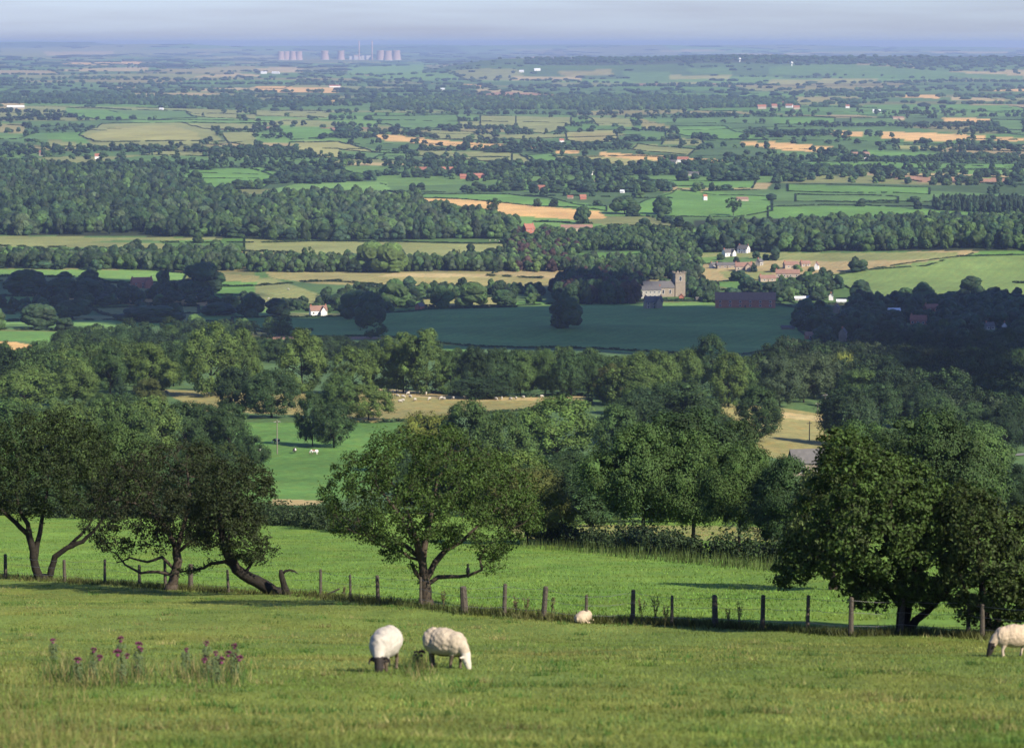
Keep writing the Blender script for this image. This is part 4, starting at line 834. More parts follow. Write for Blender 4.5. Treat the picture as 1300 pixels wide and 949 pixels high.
for a, b in PEDGE:
    if a[1] > 13500 or min(abs(a[0]), abs(b[0])) > .23 * a[1]: continue
    m = project(np.array([(a[0]+b[0])/2]), np.array([(a[1]+b[1])/2]), ground(np.array([(a[0]+b[0])/2]), np.array([(a[1]+b[1])/2])))
    if any(inpoly(m[0], m[1], f[1])[0] for f in FIELDS): continue
    hedge_run(hb2, a, b, hr_.uniform(1.0, 2.4), 2.4, max(7, a[1] * .0028), TINT['dark'], hr_, hr_.uniform(.05, .55))
tag(link('distant_hedgerows', hb2.mesh('distant_hedgerows', M['leaf_far'])), kind='stuff')
# ------------------------------------------------------------------ trees on the fence line, grown from their own limbs
def at_depth(px, py, Y):
    a, b = ray(px, py); return np.stack([np.asarray(a) * Y, np.full(np.shape(a), Y), np.asarray(b) * Y], -1)

def grow_tree(name, label, base, outline, limbs, seed, tint, bark, trunk_r, n_att=900, n_leaf=30000, leaf=.055, clump=.42, maxhalf=3.2, step=.28, bare=0.0, Y=None, hollow=.5, holes=0.0):
    r = np.random.default_rng(seed)
    if Y is None: Y = up1(*base)[1]
    root = at_depth(base[0], base[1], Y); root[2] = g1(root[0], root[1])
    m = Y / F
    O = np.array(outline, float)
    # attractors: inside the silhouette, with real depth
    A = []; a, b = O.min(0), O.max(0)
    while len(A) < n_att:
        p = r.uniform(a, b, (4000, 2)); p = p[inpoly(p[:, 0], p[:, 1], O)]
        if not len(p): continue
        de = edge_dist(p[:, 0], p[:, 1], O) * m
        R = maxhalf
        half = np.minimum(maxhalf, np.sqrt(np.maximum(2 * R * de - 0*de, 0.02)) * .95)
        yy = r.uniform(-1, 1, len(p)); q = np.abs(yy) ** hollow * np.sign(yy) * half
        w = at_depth(p[:, 0], p[:, 1], Y) + np.stack([0*q, q, 0*q], 1)
        A += list(w)
    A = np.array(A[:n_att])
    if holes:                                             # gaps in the crown
        hc = A[r.choice(len(A), int(holes))]; dm = np.min(np.linalg.norm(A[:, None] - hc[None], axis=2), axis=1); A = A[dm > .45]
    nodes = [root]; par = [-1]; minr = [trunk_r]
    for poly, depth, r0, r1 in limbs:
        prev = None; pts = [at_depth(p[0], p[1], Y) + np.array([0, depth * (k / max(1, len(poly)-1)), 0]) for k, p in enumerate(poly)]
        nd = np.array(nodes); start = int(np.argmin(np.linalg.norm(nd - pts[0], axis=1)))
        cur = start; tot = sum(np.linalg.norm(np.array(pts[i+1]) - pts[i]) for i in range(len(pts)-1)) + 1e-6; acc = 0; p0 = nodes[start]
        for k in range(len(pts)):
            p1 = pts[k] if k else pts[0]
            L = np.linalg.norm(p1 - p0); n = max(1, int(L / step))
            for s in range(1, n + 1):
                q = p0 + (p1 - p0) * s / n + (r.normal(0, .018, 3) if s < n else 0)
                if L < 1e-3: break
                f = min(1, (acc + L * s / n) / tot)
                nodes.append(q); par.append(cur); minr.append(r0 + (r1 - r0) * f); cur = len(nodes) - 1
            acc += L if k else 0; p0 = p1
    nodes = [np.array(n) for n in nodes]
    # space colonisation
    alive = np.ones(len(A), bool); near = np.full(len(A), 1e9); nidx = np.zeros(len(A), int)
    def upd(i0):
        NN = np.array(nodes[i0:])
        d = np.linalg.norm(A[:, None] - NN[None], axis=2); k = d.argmin(1); dm = d[np.arange(len(A)), k]
        u = dm < near; near[u] = dm[u]; nidx[u] = k[u] + i0
    upd(0); done = 0
    for it in range(140):
        alive = near > .30
        if not alive.any(): break
        i0 = len(nodes); new = {}
        for i in np.nonzero(alive)[0]:
            v = A[i] - nodes[nidx[i]]; new.setdefault(nidx[i], []).append(v / (np.linalg.norm(v) + 1e-9))
        for k, vs in new.items():
            v = np.mean(vs, 0) + r.normal(0, .18, 3); v /= np.linalg.norm(v) + 1e-9
            nodes.append(nodes[k] + v * step); par.append(k); minr.append(0)
        upd(i0)
        if len(nodes) > 7000: break
    nd = np.array(nodes); n = len(nd); par = np.array(par); w = np.zeros(n)
    haskid = np.zeros(n, bool); haskid[par[1:]] = True
    w[~haskid] = 1
    for i in range(n - 1, 0, -1): w[par[i]] += w[i]
    rad = .006 * w ** .42; rad = np.minimum(rad, trunk_r); rad = np.maximum(rad, np.array(minr))
    # branches: one tapered piece per segment
    tb = Buf(); K = 6; ang = np.linspace(0, 2*np.pi, K, endpoint=False)
    ii = np.arange(1, n); P0 = nd[par[ii]]; P1 = nd[ii]; D = P1 - P0; D /= np.linalg.norm(D, axis=1, keepdims=True) + 1e-9
    ref = np.where(np.abs(D[:, 2:3]) < .8, np.array([[0, 0, 1.]]), np.array([[1., 0, 0]])); U = np.cross(D, ref); U /= np.linalg.norm(U, axis=1, keepdims=True); Vv = np.cross(D, U)
    ra = np.minimum(rad[par[ii]], rad[ii] * 1.6); rb = rad[ii]
    ring = lambda P, R: P[:, None] + R[:, None, None] * (np.cos(ang)[None, :, None] * U[:, None] + np.sin(ang)[None, :, None] * Vv[:, None])
    VV = np.concatenate([ring(P0 - D * ra[:, None] * .3, ra), ring(P1 + D * rb[:, None] * .3, rb)], 1).reshape(-1, 3)
    k = np.arange(len(ii))[:, None] * 2 * K; c = np.arange(K)[None]
    Q = np.stack([k + c, k + (c+1) % K, k + K + (c+1) % K, k + K + c], -1).reshape(-1, 4)
    tb.add(VV - root, Q)
    # flare at the foot
    tb.tube([(0, 0, -.25), (0, 0, .0), (0, 0, .25)], [trunk_r * 1.7, trunk_r * 1.35, trunk_r * 1.0], 9)
    # leaves in sprays round the twig ends
    tips = np.nonzero((~haskid) | (w <= 3))[0]; tips = tips[tips > 0]
    tips = tips[r.uniform(0, 1, len(tips)) > bare]
    ins = r.uniform(.75, 1.3, len(tips))
    ci = r.choice(len(tips), n_leaf, p=ins / ins.sum())
    cs = r.uniform(.5, 1.25, len(tips)) * clump
    e = r.normal(size=(n_leaf, 3)); e /= np.linalg.norm(e, axis=1, keepdims=True)
    L = nd[tips][ci] + e * (cs[ci] * r.uniform(.15, 1, n_leaf) ** .6)[:, None] * np.array([1, 1, .72])
    cen = A.mean(0); out = L - cen; out /= np.linalg.norm(out, axis=1, keepdims=True) + 1e-9
    nrm = e * .5 + out * .45 + r.normal(size=(n_leaf, 3)) * .5 + np.array([0, 0, .3])
    V, Qf = leaves(L - root, nrm, r.uniform(.65, 1.35, n_leaf) * leaf, r, .2, .6)
    o = thing(name, label, 'tree', root)
    link('trunk', tb.mesh('trunk', bark, True), o)
    cmn = link('crown', mesh_np('crown', V, [Qf], [M['leaf']]), o); cmn.color = (*tint, 1)
    return o, Y

grow_tree('hawthorn_tree', 'spreading round hawthorn in mid fence line with a bird on its low branch', (541, 769),
  [(407,640),(410,604),(436,578),(466,566),(480,548),(520,543),(560,540),(600,553),(638,576),(668,598),(690,636),(690,668),(658,688),(650,712),(622,722),(606,700),(575,690),(555,694),(520,704),(500,716),(480,702),(452,684),(428,680),(408,664)],
  [([(541,769),(541,750),(539,735)], 0, .27, .22), ([(539,735),(534,705),(528,680),(515,640)], -.6, .20, .06), ([(540,735),(552,715),(566,700),(586,690),(606,672)], .8, .15, .05), ([(545,740),(556,732),(574,731),(596,729),(612,722),(609,708),(616,694)], -.2, .10, .03),
   ([(534,708),(516,694),(496,688),(474,680),(452,674)], .5, .10, .03), ([(536,720),(540,690),(548,650),(556,610)], .9, .16, .05), ([(530,690),(506,655),(476,620)], 1.0, .11, .03), ([(536,712),(520,706),(512,698),(478,686),(468,676)], -.9, .07, .02), ([(540,742),(528,726),(524,716)], -.3, .09, .07)],
  3, (.040, .070, .015), M['bark'], .27, n_att=1050, n_leaf=36000, leaf=.052, clump=.36, maxhalf=3.6, holes=26)
grow_tree('hawthorn_tree', 'hawthorn with forked black trunk at the left edge of the photo', (56, 735),
  [(-80,560),(-40,540),(0,536),(38,522),(80,520),(112,536),(142,560),(152,590),(134,618),(150,640),(122,656),(82,652),(44,652),(0,662),(-80,655)],
  [([(50,735),(44,715),(40,690),(36,672)], 0, .24, .17), ([(40,695),(36,664),(27,648),(22,622)], -.5, .16, .06), ([(44,710),(50,676),(54,650),(58,620)], .7, .17, .06), ([(62,735),(70,706),(86,694),(106,686),(124,668),(136,650)], -.5, .20, .06), ([(38,680),(20,664),(-10,640),(-30,600)], .4, .14, .05), ([(86,694),(112,668),(124,640)], .4, .1, .04)],
  5, (.023, .036, .011), M['bark_dark'], .29, n_att=900, n_leaf=31000, leaf=.065, clump=.46, maxhalf=3.6, holes=24)
grow_tree('hawthorn_tree', 'tangled dark hawthorn with many bare twigs, second from the left', (218, 748),
  [(118,606),(150,580),(188,562),(228,556),(262,566),(286,590),(300,622),(298,660),(280,688),(250,698),(226,690),(200,694),(170,690),(150,702),(124,694),(106,664)],
  [([(216,748),(222,728),(226,712),(224,694)], 0, .26, .20), ([(226,712),(222,690),(206,660),(190,625)], -.5, .16, .05), ([(224,700),(232,670),(240,640),(236,600)], .6, .14, .05), ([(221,722),(206,706),(188,712),(166,706),(150,712)], -.4, .09, .03), ([(219,730),(200,726),(178,728),(158,718),(146,704),(128,700)], .5, .09, .02), ([(226,700),(250,680),(268,650)], -.4, .1, .04), ([(206,660),(170,640),(140,636)], .6, .08, .03)],
  9, (.020, .027, .010), M['bark'], .28, n_att=1100, n_leaf=21000, leaf=.060, clump=.42, maxhalf=3.0, bare=.45, holes=24)
grow_tree('hawthorn_tree', 'wind leaned hawthorn with a slanting trunk, third from the left', (350, 753),
  [(248,600),(288,574),(320,584),(344,600),(352,625),(336,650),(342,690),(356,702),(334,716),(306,706),(270,702),(248,680),(238,640)],
  [([(350,753),(334,742),(318,734),(300,722),(288,700)], 0, .30, .22), ([(288,702),(282,680),(278,655),(280,620)], .3, .20, .06), ([(300,722),(286,712),(268,714),(248,722),(230,724),(216,728)], -.4, .10, .03), ([(310,728),(322,710),(336,704)], .4, .09, .03), ([(284,690),(304,660),(322,630)], -.4, .10, .03)],
  13, (.023, .033, .011), M['bark_dark'], .30, n_att=760, n_leaf=17000, leaf=.060, clump=.42, maxhalf=2.4, bare=.3, holes=16)
grow_tree('sycamore_tree', 'big dense sycamore with pale leaf clusters near the right end of the fence', (1150, 801),
  [(985,722),(1002,690),(1012,650),(1034,600),(1044,562),(1070,538),(1096,546),(1112,566),(1142,574),(1182,592),(1204,616),(1222,648),(1228,690),(1222,730),(1200,762),(1178,770),(1150,764),(1112,764),(1092,774),(1076,760),(1062,742),(1034,730),(1016,742),(990,752),(978,738)],
  [([(1144,801),(1145,778),(1146,748),(1140,700),(1130,640)], 0, .20, .07), ([(1154,801),(1162,786),(1186,764),(1204,744),(1214,700)], -.4, .15, .05), ([(1149,801),(1155,770),(1164,720),(1170,660)], .7, .14, .05), ([(1145,770),(1120,740),(1080,700),(1050,660)], -.5, .12, .04), ([(1120,742),(1070,724),(1020,722)], .4, .07, .02), ([(1140,705),(1100,650),(1076,590)], .5, .1, .03)],
  17, (.040, .068, .015), M['bark_dark'], .22, n_att=1500, n_leaf=36000, leaf=.068, clump=.31, maxhalf=2.8, holes=46)
grow_tree('sycamore_tree', 'sycamore cut by the right edge of the photo, behind the lone sheep', (1258, 806),
  [(1196,640),(1215,612),(1240,620),(1276,640),(1312,652),(1356,684),(1356,780),(1306,792),(1262,786),(1222,788),(1202,770),(1190,700)],
  [([(1256,806),(1250,770),(1244,720),(1240,670)], 0, .17, .06), ([(1262,806),(1272,770),(1290,730),(1310,700)], .5, .14, .05), ([(1252,780),(1226,750),(1214,720)], -.5, .09, .03)],
  19, (.036, .054, .014), M['bark_dark'], .2, n_att=900, n_leaf=22000, leaf=.066, clump=.34, maxhalf=2.6, holes=14)
grow_tree('ash_tree', 'small tree with a sunlit bare trunk beyond the fence, left of the big sycamore', (1058, 748),
  [(1002,640),(1028,596),(1060,574),(1098,600),(1112,680),(1084,712),(1052,718),(1014,712),(994,690)],
  [([(1058,748),(1057,730),(1056,712),(1056,660)], 0, .17, .07), ([(1057,715),(1080,680),(1092,640)], .4, .08, .03), ([(1056,712),(1032,690),(1018,660)], -.4, .08, .03)],
  23, (.055, .075, .025), M['bark'], .18, n_att=600, n_leaf=14000, leaf=.07, clump=.40, maxhalf=2.2)

# dead stump with a hooked branch
Ys = up1(362, 754)[1]; r0 = at_depth(362, 754, Ys)
sb = Buf(); rel = lambda q: at_depth(q[0], q[1], Ys) - r0
sb.tube([rel(q) for q in ((364,757),(362,748),(359,737),(357,729),(356.5,723))], [.20, .16, .13, .12, .08], 9)
st = thing('dead_stump', 'dead tree stump with a hooked bare branch beside the leaning hawthorn', 'stump', r0)
link('trunk', sb.mesh('trunk', M['bark_dark'], True), st)
sb = Buf(); sb.tube([rel(q) for q in ((358,729),(362,724.5),(368,723.2),(374,724.8),(379,728.5))], [.06, .06, .055, .045, .012], 7)
link('branch', sb.mesh('branch', M['bark_dark'], True), st)
# perched bird on the low limb
Yb = up1(541, 769)[1] - .15; bp_ = at_depth(594, 729, Yb)
b = Buf(); V, T = ico(3)
b.add(V * np.array([.075, .10, .17]) * (1 - .25 * V[:, 2:3]) @ np.array([[1, 0, 0], [0, .94, .34], [0, -.34, .94]]).T + np.array([0, 0, .19]), None, T)
b.add(V * np.array([.058, .068, .06]) + np.array([0, -.03, .37]), None, T)
b.tube([(0, -.085, .37), (0, -.13, .36), (0, -.16, .35)], [.02, .014, .003], 6)
b.tube([(0, .04, .08), (0, .09, -.04), (0, .12, -.14)], [.045, .05, .035], 6)
for s in (-.03, .03): b.tube([(s, 0, .06), (s, -.01, -.005)], [.012, .01], 5)
tag(link('perched_bird', b.mesh('perched_bird', plain('dark_plumage', (.03, .028, .028), .6, .3, 14), True), None, bp_), 'dark bird perched upright on the low limb of the central hawthorn', 'bird')

# ------------------------------------------------------------------ post and wire fence
fr = np.random.default_rng(71)
fence = thing('wire_fence', 'old post and wire fence running across the slope under the trees', 'fence', fw[1])
PH = {1:1.15}; tops = []
leans = [0,.02,-.02,.03,.02,-.03,.02,-.06,.01,-.02,-.05,.01,-.10,.06,.13,.02,.04,.0,-.05,.02,.03,.01,.12,.02,-.03,.0]
for k, p in enumerate(fw):
    h = (1.08, 1.25, 1.1, 1.22, 1.05, 1.3, 1.2, 1.05, 1.2, 1.05, 1.12, 1.15, .98, 1.15, 1.16, .98, 1.15, 1.02, 1.08, 1.18, 1.22, 1.25, 1.15, 1.2, 1.1, 1.1)[k % 26]
    rr = (.07, .10, .09, .075, .08, .08, .12, .07, .065, .055, .085, .06, .14, .08, .10, .06, .085, .055, .10, .085, .07, .085, .10, .075, .08, .07)[k % 26]
    b = Buf(); n = 8; lx = leans[k % 26] * .6; ly = fr.normal(0, .03)
    b.tube([(0, 0, -.3), (0, 0, 0), (lx * .5, ly * .5, h * .5), (lx, ly, h - .03), (lx * 1.02, ly, h)], [rr, rr, rr * fr.uniform(.88, .98), rr * .85, rr * .6], n)
    o = link('post', b.mesh('post', M['post'], False), fence, p - fw[1] + np.array([0, 0, 0]))
    tops.append((p, lx, ly, h))
for zf in (.28, .62, .93):
    b = Buf()
    for k in range(len(tops) - 1):
        (p, lx, ly, h), (q, mx, my, g) = tops[k], tops[k+1]
        A_ = p - fw[1] + np.array([lx*zf, ly*zf - .09, h*zf]); B_ = q - fw[1] + np.array([mx*zf, my*zf - .09, g*zf])
        b.tube([A_, (A_ + B_) / 2 + np.array([0, 0, -.05]), B_], .006, 4, False)
    link('wire', b.mesh('wire', M['wire']), fence)
b = Buf(); p_ = at_depth(409, 757, fw[8][1]); q_ = at_depth(431, 747, fw[8][1] - .3)
b.tube([p_ - fw[1], (p_ + q_) / 2 - fw[1], q_ - fw[1]], [.05, .05, .04], 6); link('brace', b.mesh('brace', M['post']), fence)

# ------------------------------------------------------------------ grass, rough verge, bramble hedge
gr = np.random.default_rng(81)
def blades(n, X, Y, hlo, hhi, wid, cols, lean=.5, tip=True):
    Z = ground(X, Y); h = gr.uniform(hlo, hhi, n); a = gr.uniform(0, 6.28, n); l = gr.normal(0, lean, (n, 2)) * h[:, None]
    dx = np.cos(a) * wid; dy = np.sin(a) * wid
    V = np.empty((n, 3, 3)); V[:, 0] = np.stack([X - dx, Y - dy, Z - .02], 1); V[:, 1] = np.stack([X + dx, Y + dy, Z - .02], 1); V[:, 2] = np.stack([X + l[:, 0], Y + l[:, 1], Z + h], 1)
    c = np.repeat(cols, 3, 0)
    return V.reshape(-1, 3), np.arange(3*n).reshape(n, 3), c
def patchy(X, Y, s):  # slow variation of colour
    return .5 + .25 * (np.sin(X/s*1.3 + 1) * np.sin(Y/s*.9 + .4) + np.sin(X/s*.5 - Y/s*.7 + 2) + .6*np.sin(X/s*3.1 + Y/s*2.2) * np.sin(Y/s*2.7 - X/s))
g = Buf()
n = 400000
Y_ = 35 + (gr.uniform(0, 1, n) ** 1.25) * 120; X_ = gr.uniform(-.255, .255, n) * Y_ * 1.05
k = Y_ < np.interp(X_, fwx, fwy) + 3; X_, Y_ = X_[k], Y_[k]; n = len(X_)
pt = np.clip(patchy(X_, Y_, 2.6) + gr.normal(0, .10, n), 0, 1)[:, None]
cols = np.array([.106, .168, .033]) * (1 - pt) + np.array([.205, .208, .060]) * pt
cols *= gr.uniform(.84, 1.14, (n, 1))
g.add(*[(lambda V, T, c: (V, None, T, c))(*blades(n, X_, Y_, .025, .075, .014, cols, .8))][0])
n = 140000
Y_ = 100 + gr.uniform(0, 1, n) ** 1.2 * 210; X_ = gr.uniform(-.255, .255, n) * Y_
k = (Y_ > np.interp(X_, fwx, fwy) + .5); X_, Y_ = X_[k], Y_[k]; n = len(X_)
pt = np.clip(patchy(X_, Y_, 5) + gr.normal(0, .2, n), 0, 1)[:, None]
cols = (np.array([.100, .195, .034]) * (1 - pt) + np.array([.150, .225, .045]) * pt) * gr.uniform(.8, 1.2, (n, 1))
g.add(*[(lambda V, T, c: (V, None, T, c))(*blades(n, X_, Y_, .05, .13, .03, cols, .6))][0])
# tussocks and ranker patches
nt_ = 520; cy_ = 38 + gr.uniform(0, 1, nt_) ** 1.2 * 100; cx_ = gr.uniform(-.185, .185, nt_) * cy_
k = cy_ < np.interp(cx_, fwx, fwy) - .5; cx_, cy_ = cx_[k], cy_[k]; rp_ = gr.integers(14, 50, len(cx_)); sz = np.repeat(gr.uniform(.5, 1.4, len(cx_)), rp_)
X_ = np.repeat(cx_, rp_); Y_ = np.repeat(cy_, rp_); n = len(X_); X_ = X_ + gr.normal(0, .16, n) * sz * 1.6; Y_ = Y_ + gr.normal(0, .12, n) * sz
cb_ = np.repeat(np.where(gr.uniform(size=(len(cx_), 1)) < .72, [[.055, .125, .026]], [[.24, .22, .09]]), rp_, 0) * gr.uniform(.7, 1.25, (n, 1))
V, T, c = blades(n, X_, Y_, .07, .17, .012, cb_, .5); g.add(V, None, T, c)
tag(link('grass', g.mesh('grass', M['grass'])), kind='stuff')
# rough grass, nettles and docks along the fence
g = Buf(); n = 16000
t = gr.uniform(0, len(fw) - 1.001, n); i0 = t.astype(int); P = fw[i0] + (fw[i0+1] - fw[i0]) * (t - i0)[:, None]
X_ = P[:, 0] + gr.normal(0, .4, n); Y_ = P[:, 1] + gr.normal(.35, .65, n)
cl = np.clip(patchy(X_*1.0, Y_*0+3, 1.1), 0, 1)
cols = np.array([.050, .070, .022]) * (1 - cl[:, None]*.6) + np.array([.16, .135, .05]) * (cl[:, None]*.45); cols *= gr.uniform(.6, 1.3, (n, 1))
V, T, c = blades(n, X_, Y_, .08, .32, .024, cols, .4); g.add(V, None, T, c)
tag(link('rough_grass', g.mesh('rough_grass', M['grass'])), kind='stuff')
g = Buf(); n = 1500
qx = -40 + 190 * gr.uniform(0, 1, n) ** 1.7; qy = 838 + gr.uniform(0, 1, n) ** .8 * 125 + np.maximum(0, qx - 20) * .22
P = unproject(qx, qy); cols = np.array([.22, .20, .075]) * gr.uniform(.6, 1.15, (n, 1))
V, T, c = blades(n, P[:, 0], P[:, 1], .10, .38, .008, cols, .35); g.add(V, None, T, c)
n = 2400; qc = np.array([68, 100, 119, 155, 176, 236, 263, 275, 298, 529])[gr.integers(0, 10, n)]
qx = qc + gr.normal(0, 13, n); qy = 858 + gr.normal(0, 7, n) - 8 * (qc == 529); P = unproject(qx, qy)
cols = np.where(gr.uniform(size=(n, 1)) < .6, [[.060, .105, .030]], [[.20, .175, .075]]) * gr.uniform(.7, 1.2, (n, 1))
V, T, c = blades(n, P[:, 0], P[:, 1], .10, .42, .011, cols, .32); g.add(V, None, T, c)
tag(link('dry_grass', g.mesh('dry_grass', M['grass'])), kind='stuff')

def bush_row(label, pts, hgt, dens, tint, seed, name='bramble_hedge', leaf=.13):
    r = np.random.default_rng(seed); W2 = unproject([p[0] for p in pts], [p[1] for p in pts]); C = []; R = []
    for a in range(len(W2) - 1):
        L = np.linalg.norm(W2[a+1][:2] - W2[a][:2]); k = int(L * dens)
        for t in r.uniform(0, 1, k):
            p = W2[a] + (W2[a+1] - W2[a]) * t; rr = r.uniform(.45, 1.0) * hgt * .55 * (.55 + .45 * math.sin(p[0] * .55 + seed) ** 2)
            x, y = p[0] + r.normal(0, .6), p[1] + r.normal(0, .8); C.append((x, y, g1(x, y) + rr * r.uniform(.4, 1.1))); R.append(rr)
    C = np.array(C); R = np.array(R); n = len(C) * 130; ci = r.integers(0, len(C), n)
    e = r.normal(size=(n, 3)); e /= np.linalg.norm(e, axis=1, keepdims=True)
    Lf = C[ci] + e * (R[ci] * r.uniform(.5, 1.1, n))[:, None]
    V, Q = leaves(Lf, e * .7 + r.normal(size=(n, 3)) * .5 + np.array([0, 0, .25]), r.uniform(.6, 1.4, n) * leaf, r)
    o = tag(link(name, mesh_np(name, V, [Q], [M['leaf']])), label, 'hedge'); o.color = (*tint, 1)
bush_row('dark bramble hedge at the far edge of the bright field, below the two ashes', [(686,684),(715,690),(750,694),(800,698),(850,704),(900,708),(960,712),(1010,716)], 2.6, 2.2, (.028, .046, .018), 3)
bush_row('dark hedge beyond the bright field, left of the central hawthorn', [(300,660),(340,664),(380,668),(430,674),(470,678)], 3.2, 1.8, (.032, .052, .020), 5)
bush_row('dark hedge behind the two left hawthorns', [(-60,652),(0,654),(60,656),(150,658),(300,660)], 3.0, 1.5, (.032, .050, .020), 6)
g = Buf(); n = 1500   # pale seeding stems in front of the bramble hedge
t = gr.uniform(0, 1, n); qx = 660 + t * 350; qy = 690 + t * 34 + gr.uniform(-3, 5, n); P = unproject(qx, qy)
V, T, c = blades(n, P[:, 0], P[:, 1], .25, .95, .028, np.array([.070, .098, .030]) * gr.uniform(.6, 1.3, (n, 1)), .16); g.add(V, None, T, c)
tag(link('tall_weeds', g.mesh('tall_weeds', M['grass'])), kind='stuff')

# docks and seed heads standing along the fence
dk = [(700, 786, .9), (655, 781, .7), (668, 782, .75), (815, 792, .95), (832, 791, 1.05), (845, 793, .8), (925, 796, .7), (938, 797, .9), (563, 772, .8), (436, 760, .65)]
DW = unproject([d[0] for d in dk], [d[1] for d in dk])
dmat = plain('dry_dock', (.10, .085, .04), .9, .4, 9)
dl = ['tall brown dock between the tilted post and the lying sheep', 'brown dock behind the posts, far left of the lying sheep', 'second brown dock left of the tilted post', 'brown dock just right of the post after the lying sheep', 'tallest brown dock in the gap of posts right of the lying sheep',
      'short brown dock beside the thin pale post', 'short dock right of the thick dark post', 'tall dock right of the thick dark post', 'thin dock just right of the central hawthorn trunk', 'small dark dock by the leaning brace']
for (x, y, h), p, lab in zip(dk, DW, dl):
    b = Buf()
    for s in range(4):
        a = gr.uniform(0, 6.28); tp_ = np.array([math.cos(a) * .12 * h, math.sin(a) * .12 * h, h * gr.uniform(.75, 1)])
        b.tube([(0, 0, -.05), tp_ * np.array([.3, .3, .5]), tp_], [.012, .010, .004], 4, False)
        nn = 26; tt = gr.uniform(.45, 1, nn); C = tp_[None] * tt[:, None] + gr.normal(0, .025, (nn, 3))
        V, Q = leaves(C, gr.normal(size=(nn, 3)), .032, gr); b.add(V, Q)
    tag(link('dock_plant', b.mesh('dock_plant', dmat), None, p), lab, 'plant')

# ------------------------------------------------------------------ thistles
tm_ = plain('thistle_green', (.075, .105, .045), .8, .3, 20); tf_ = plain('thistle_flower', (.13, .032, .078), .8, .4, 25)
THI = [(68, 838, 812, 1, 'thistle at the far left with one faded head'), (119, 862, 822, 2, 'thistle with a bright magenta head at the lower left'), (155, 868, 806, 4, 'tallest thistle of the left cluster with three stacked heads'), (176, 858, 816, 2, 'thistle with pale heads right of the tallest one'),
      (99, 866, 836, 1, 'low thistle under the bright magenta one'), (236, 850, 823, 1, 'thistle with a single dark head left of the right cluster'), (263, 862, 812, 3, 'left thistle of the right cluster with a tall magenta head'), (274, 866, 826, 2, 'middle thistle of the right cluster'), (298, 862, 816, 4, 'right thistle of the right cluster with pinkish heads'), (529, 846, 828, 2, 'magenta thistle growing between the two nearest sheep')]
for x, yb, yt, nh, lab in THI:
    p = up1(x, yb); h = (yb - yt) * p[1] / F * .92; r = np.random.default_rng(int(x))
    o = thing('thistle', lab, 'thistle', p, r.uniform(0, 6.28))
    b = Buf(); heads = []
    b.tube([(0, 0, -.05), (.01, .0, h * .5), (.0, .015, h)], [.014, .011, .007], 5); heads.append((0, .015, h))
    for s in range(nh - 1 + 2):
        a = s * 2.4 + r.uniform(-.4, .4); z0 = h * r.uniform(.35, .7); q = np.array([math.cos(a) * .13, math.sin(a) * .13, z0 + r.uniform(.06, .26) * max(.5, h)])
        b.tube([(0, 0, z0), q * np.array([.6, .6, 1]) - np.array([0, 0, .04]), q], [.006, .005, .004], 4, False)
        if s < nh - 1: heads.append(tuple(q))
    nn = 110; z0 = r.uniform(.05, .92, nn) * h; a = r.uniform(0, 6.28, nn)
    C = np.stack([np.cos(a) * .07, np.sin(a) * .07, z0], 1); V, Q = leaves(C, np.stack([np.cos(a) * .4, np.sin(a) * .4, np.ones(nn)], 1), .075, r, .4, .22); b.add(V, Q)
    link('stem', b.mesh('stem', tm_), o)
    for hd in heads:
        b = Buf(); b.lathe([(0.001, -.03), (.026, -.018), (.03, 0), (.02, .018)], 8); link_p = np.array(hd)
        nn = 40; e = r.normal(0, 1, (nn, 3)); e[:, 2] = np.abs(e[:, 2]) + .6; e /= np.linalg.norm(e, axis=1, keepdims=True)
        V, Q = leaves(e * .055 + np.array([0, 0, .012]), np.cross(e, r.normal(size=(nn, 3))), .03, r, .1, .35); b.add(V, Q)
        link('flower_head', b.mesh('flower_head', tf_), o, link_p, None, (r.uniform(.8, 1.5),) * 3)
# ------------------------------------------------------------------ buildings
def px2m(p): return (p[1] * CT - p[2] * ST) / F
def gable_roof(b, w, d, h0, hr, ov=.35, th=.22):
    """ridge along x"""
    for s in (-1, 1):
        y0 = s * (d/2 + ov); z0 = h0 - ov * hr / (d/2)
        V = [(-w/2-ov, y0, z0), (w/2+ov, y0, z0), (w/2+ov, 0, h0+hr), (-w/2-ov, 0, h0+hr)]
        V += [(x, y, z + th) for x, y, z in V]
        b.add(V, [(0,1,2,3),(7,6,5,4),(0,4,5,1),(1,5,6,2),(2,6,7,3),(3,7,4,0)])
def gable_walls(b, w, d, h0, hr):
    x, y = w/2, d/2
    V = [(-x,-y,-1.5),(x,-y,-1.5),(x,y,-1.5),(-x,y,-1.5),(-x,-y,h0),(x,-y,h0),(x,y,h0),(-x,y,h0),(-x,0,h0+hr),(x,0,h0+hr)]
    b.add(V, [(0,1,5,4),(2,3,7,6),(0,3,2,1)], None); b.add(V, [(1,2,6,5),(3,0,4,7)]); b.add(V, None, [(5,6,9),(7,4,8)])
    b.add(V, [(4,5,9,8),(6,7,8,9)])
def window_at(o, x, y, z, w, h, side):
    """side 'f' = -y face, 'r' = +x face, 'l' = -x face"""
    def place(b, t0, t1, w, h):
        if side == 'f': b.box(x-w/2, y-t1, z-h/2, x+w/2, y-t0, z+h/2)
        elif side == 'r': b.box(x+t0, y-w/2, z-h/2, x+t1, y+w/2, z+h/2)
        else: b.box(x-t1, y-w/2, z-h/2, x-t0, y+w/2, z+h/2)
    b = Buf(); place(b, -.02, .04, w + .25, h + .25); f = link('window', b.mesh('window', M['frame']), o)
    b = Buf(); place(b, .045, .07, w, h); link('pane', b.mesh('pane', M['glass']), f)
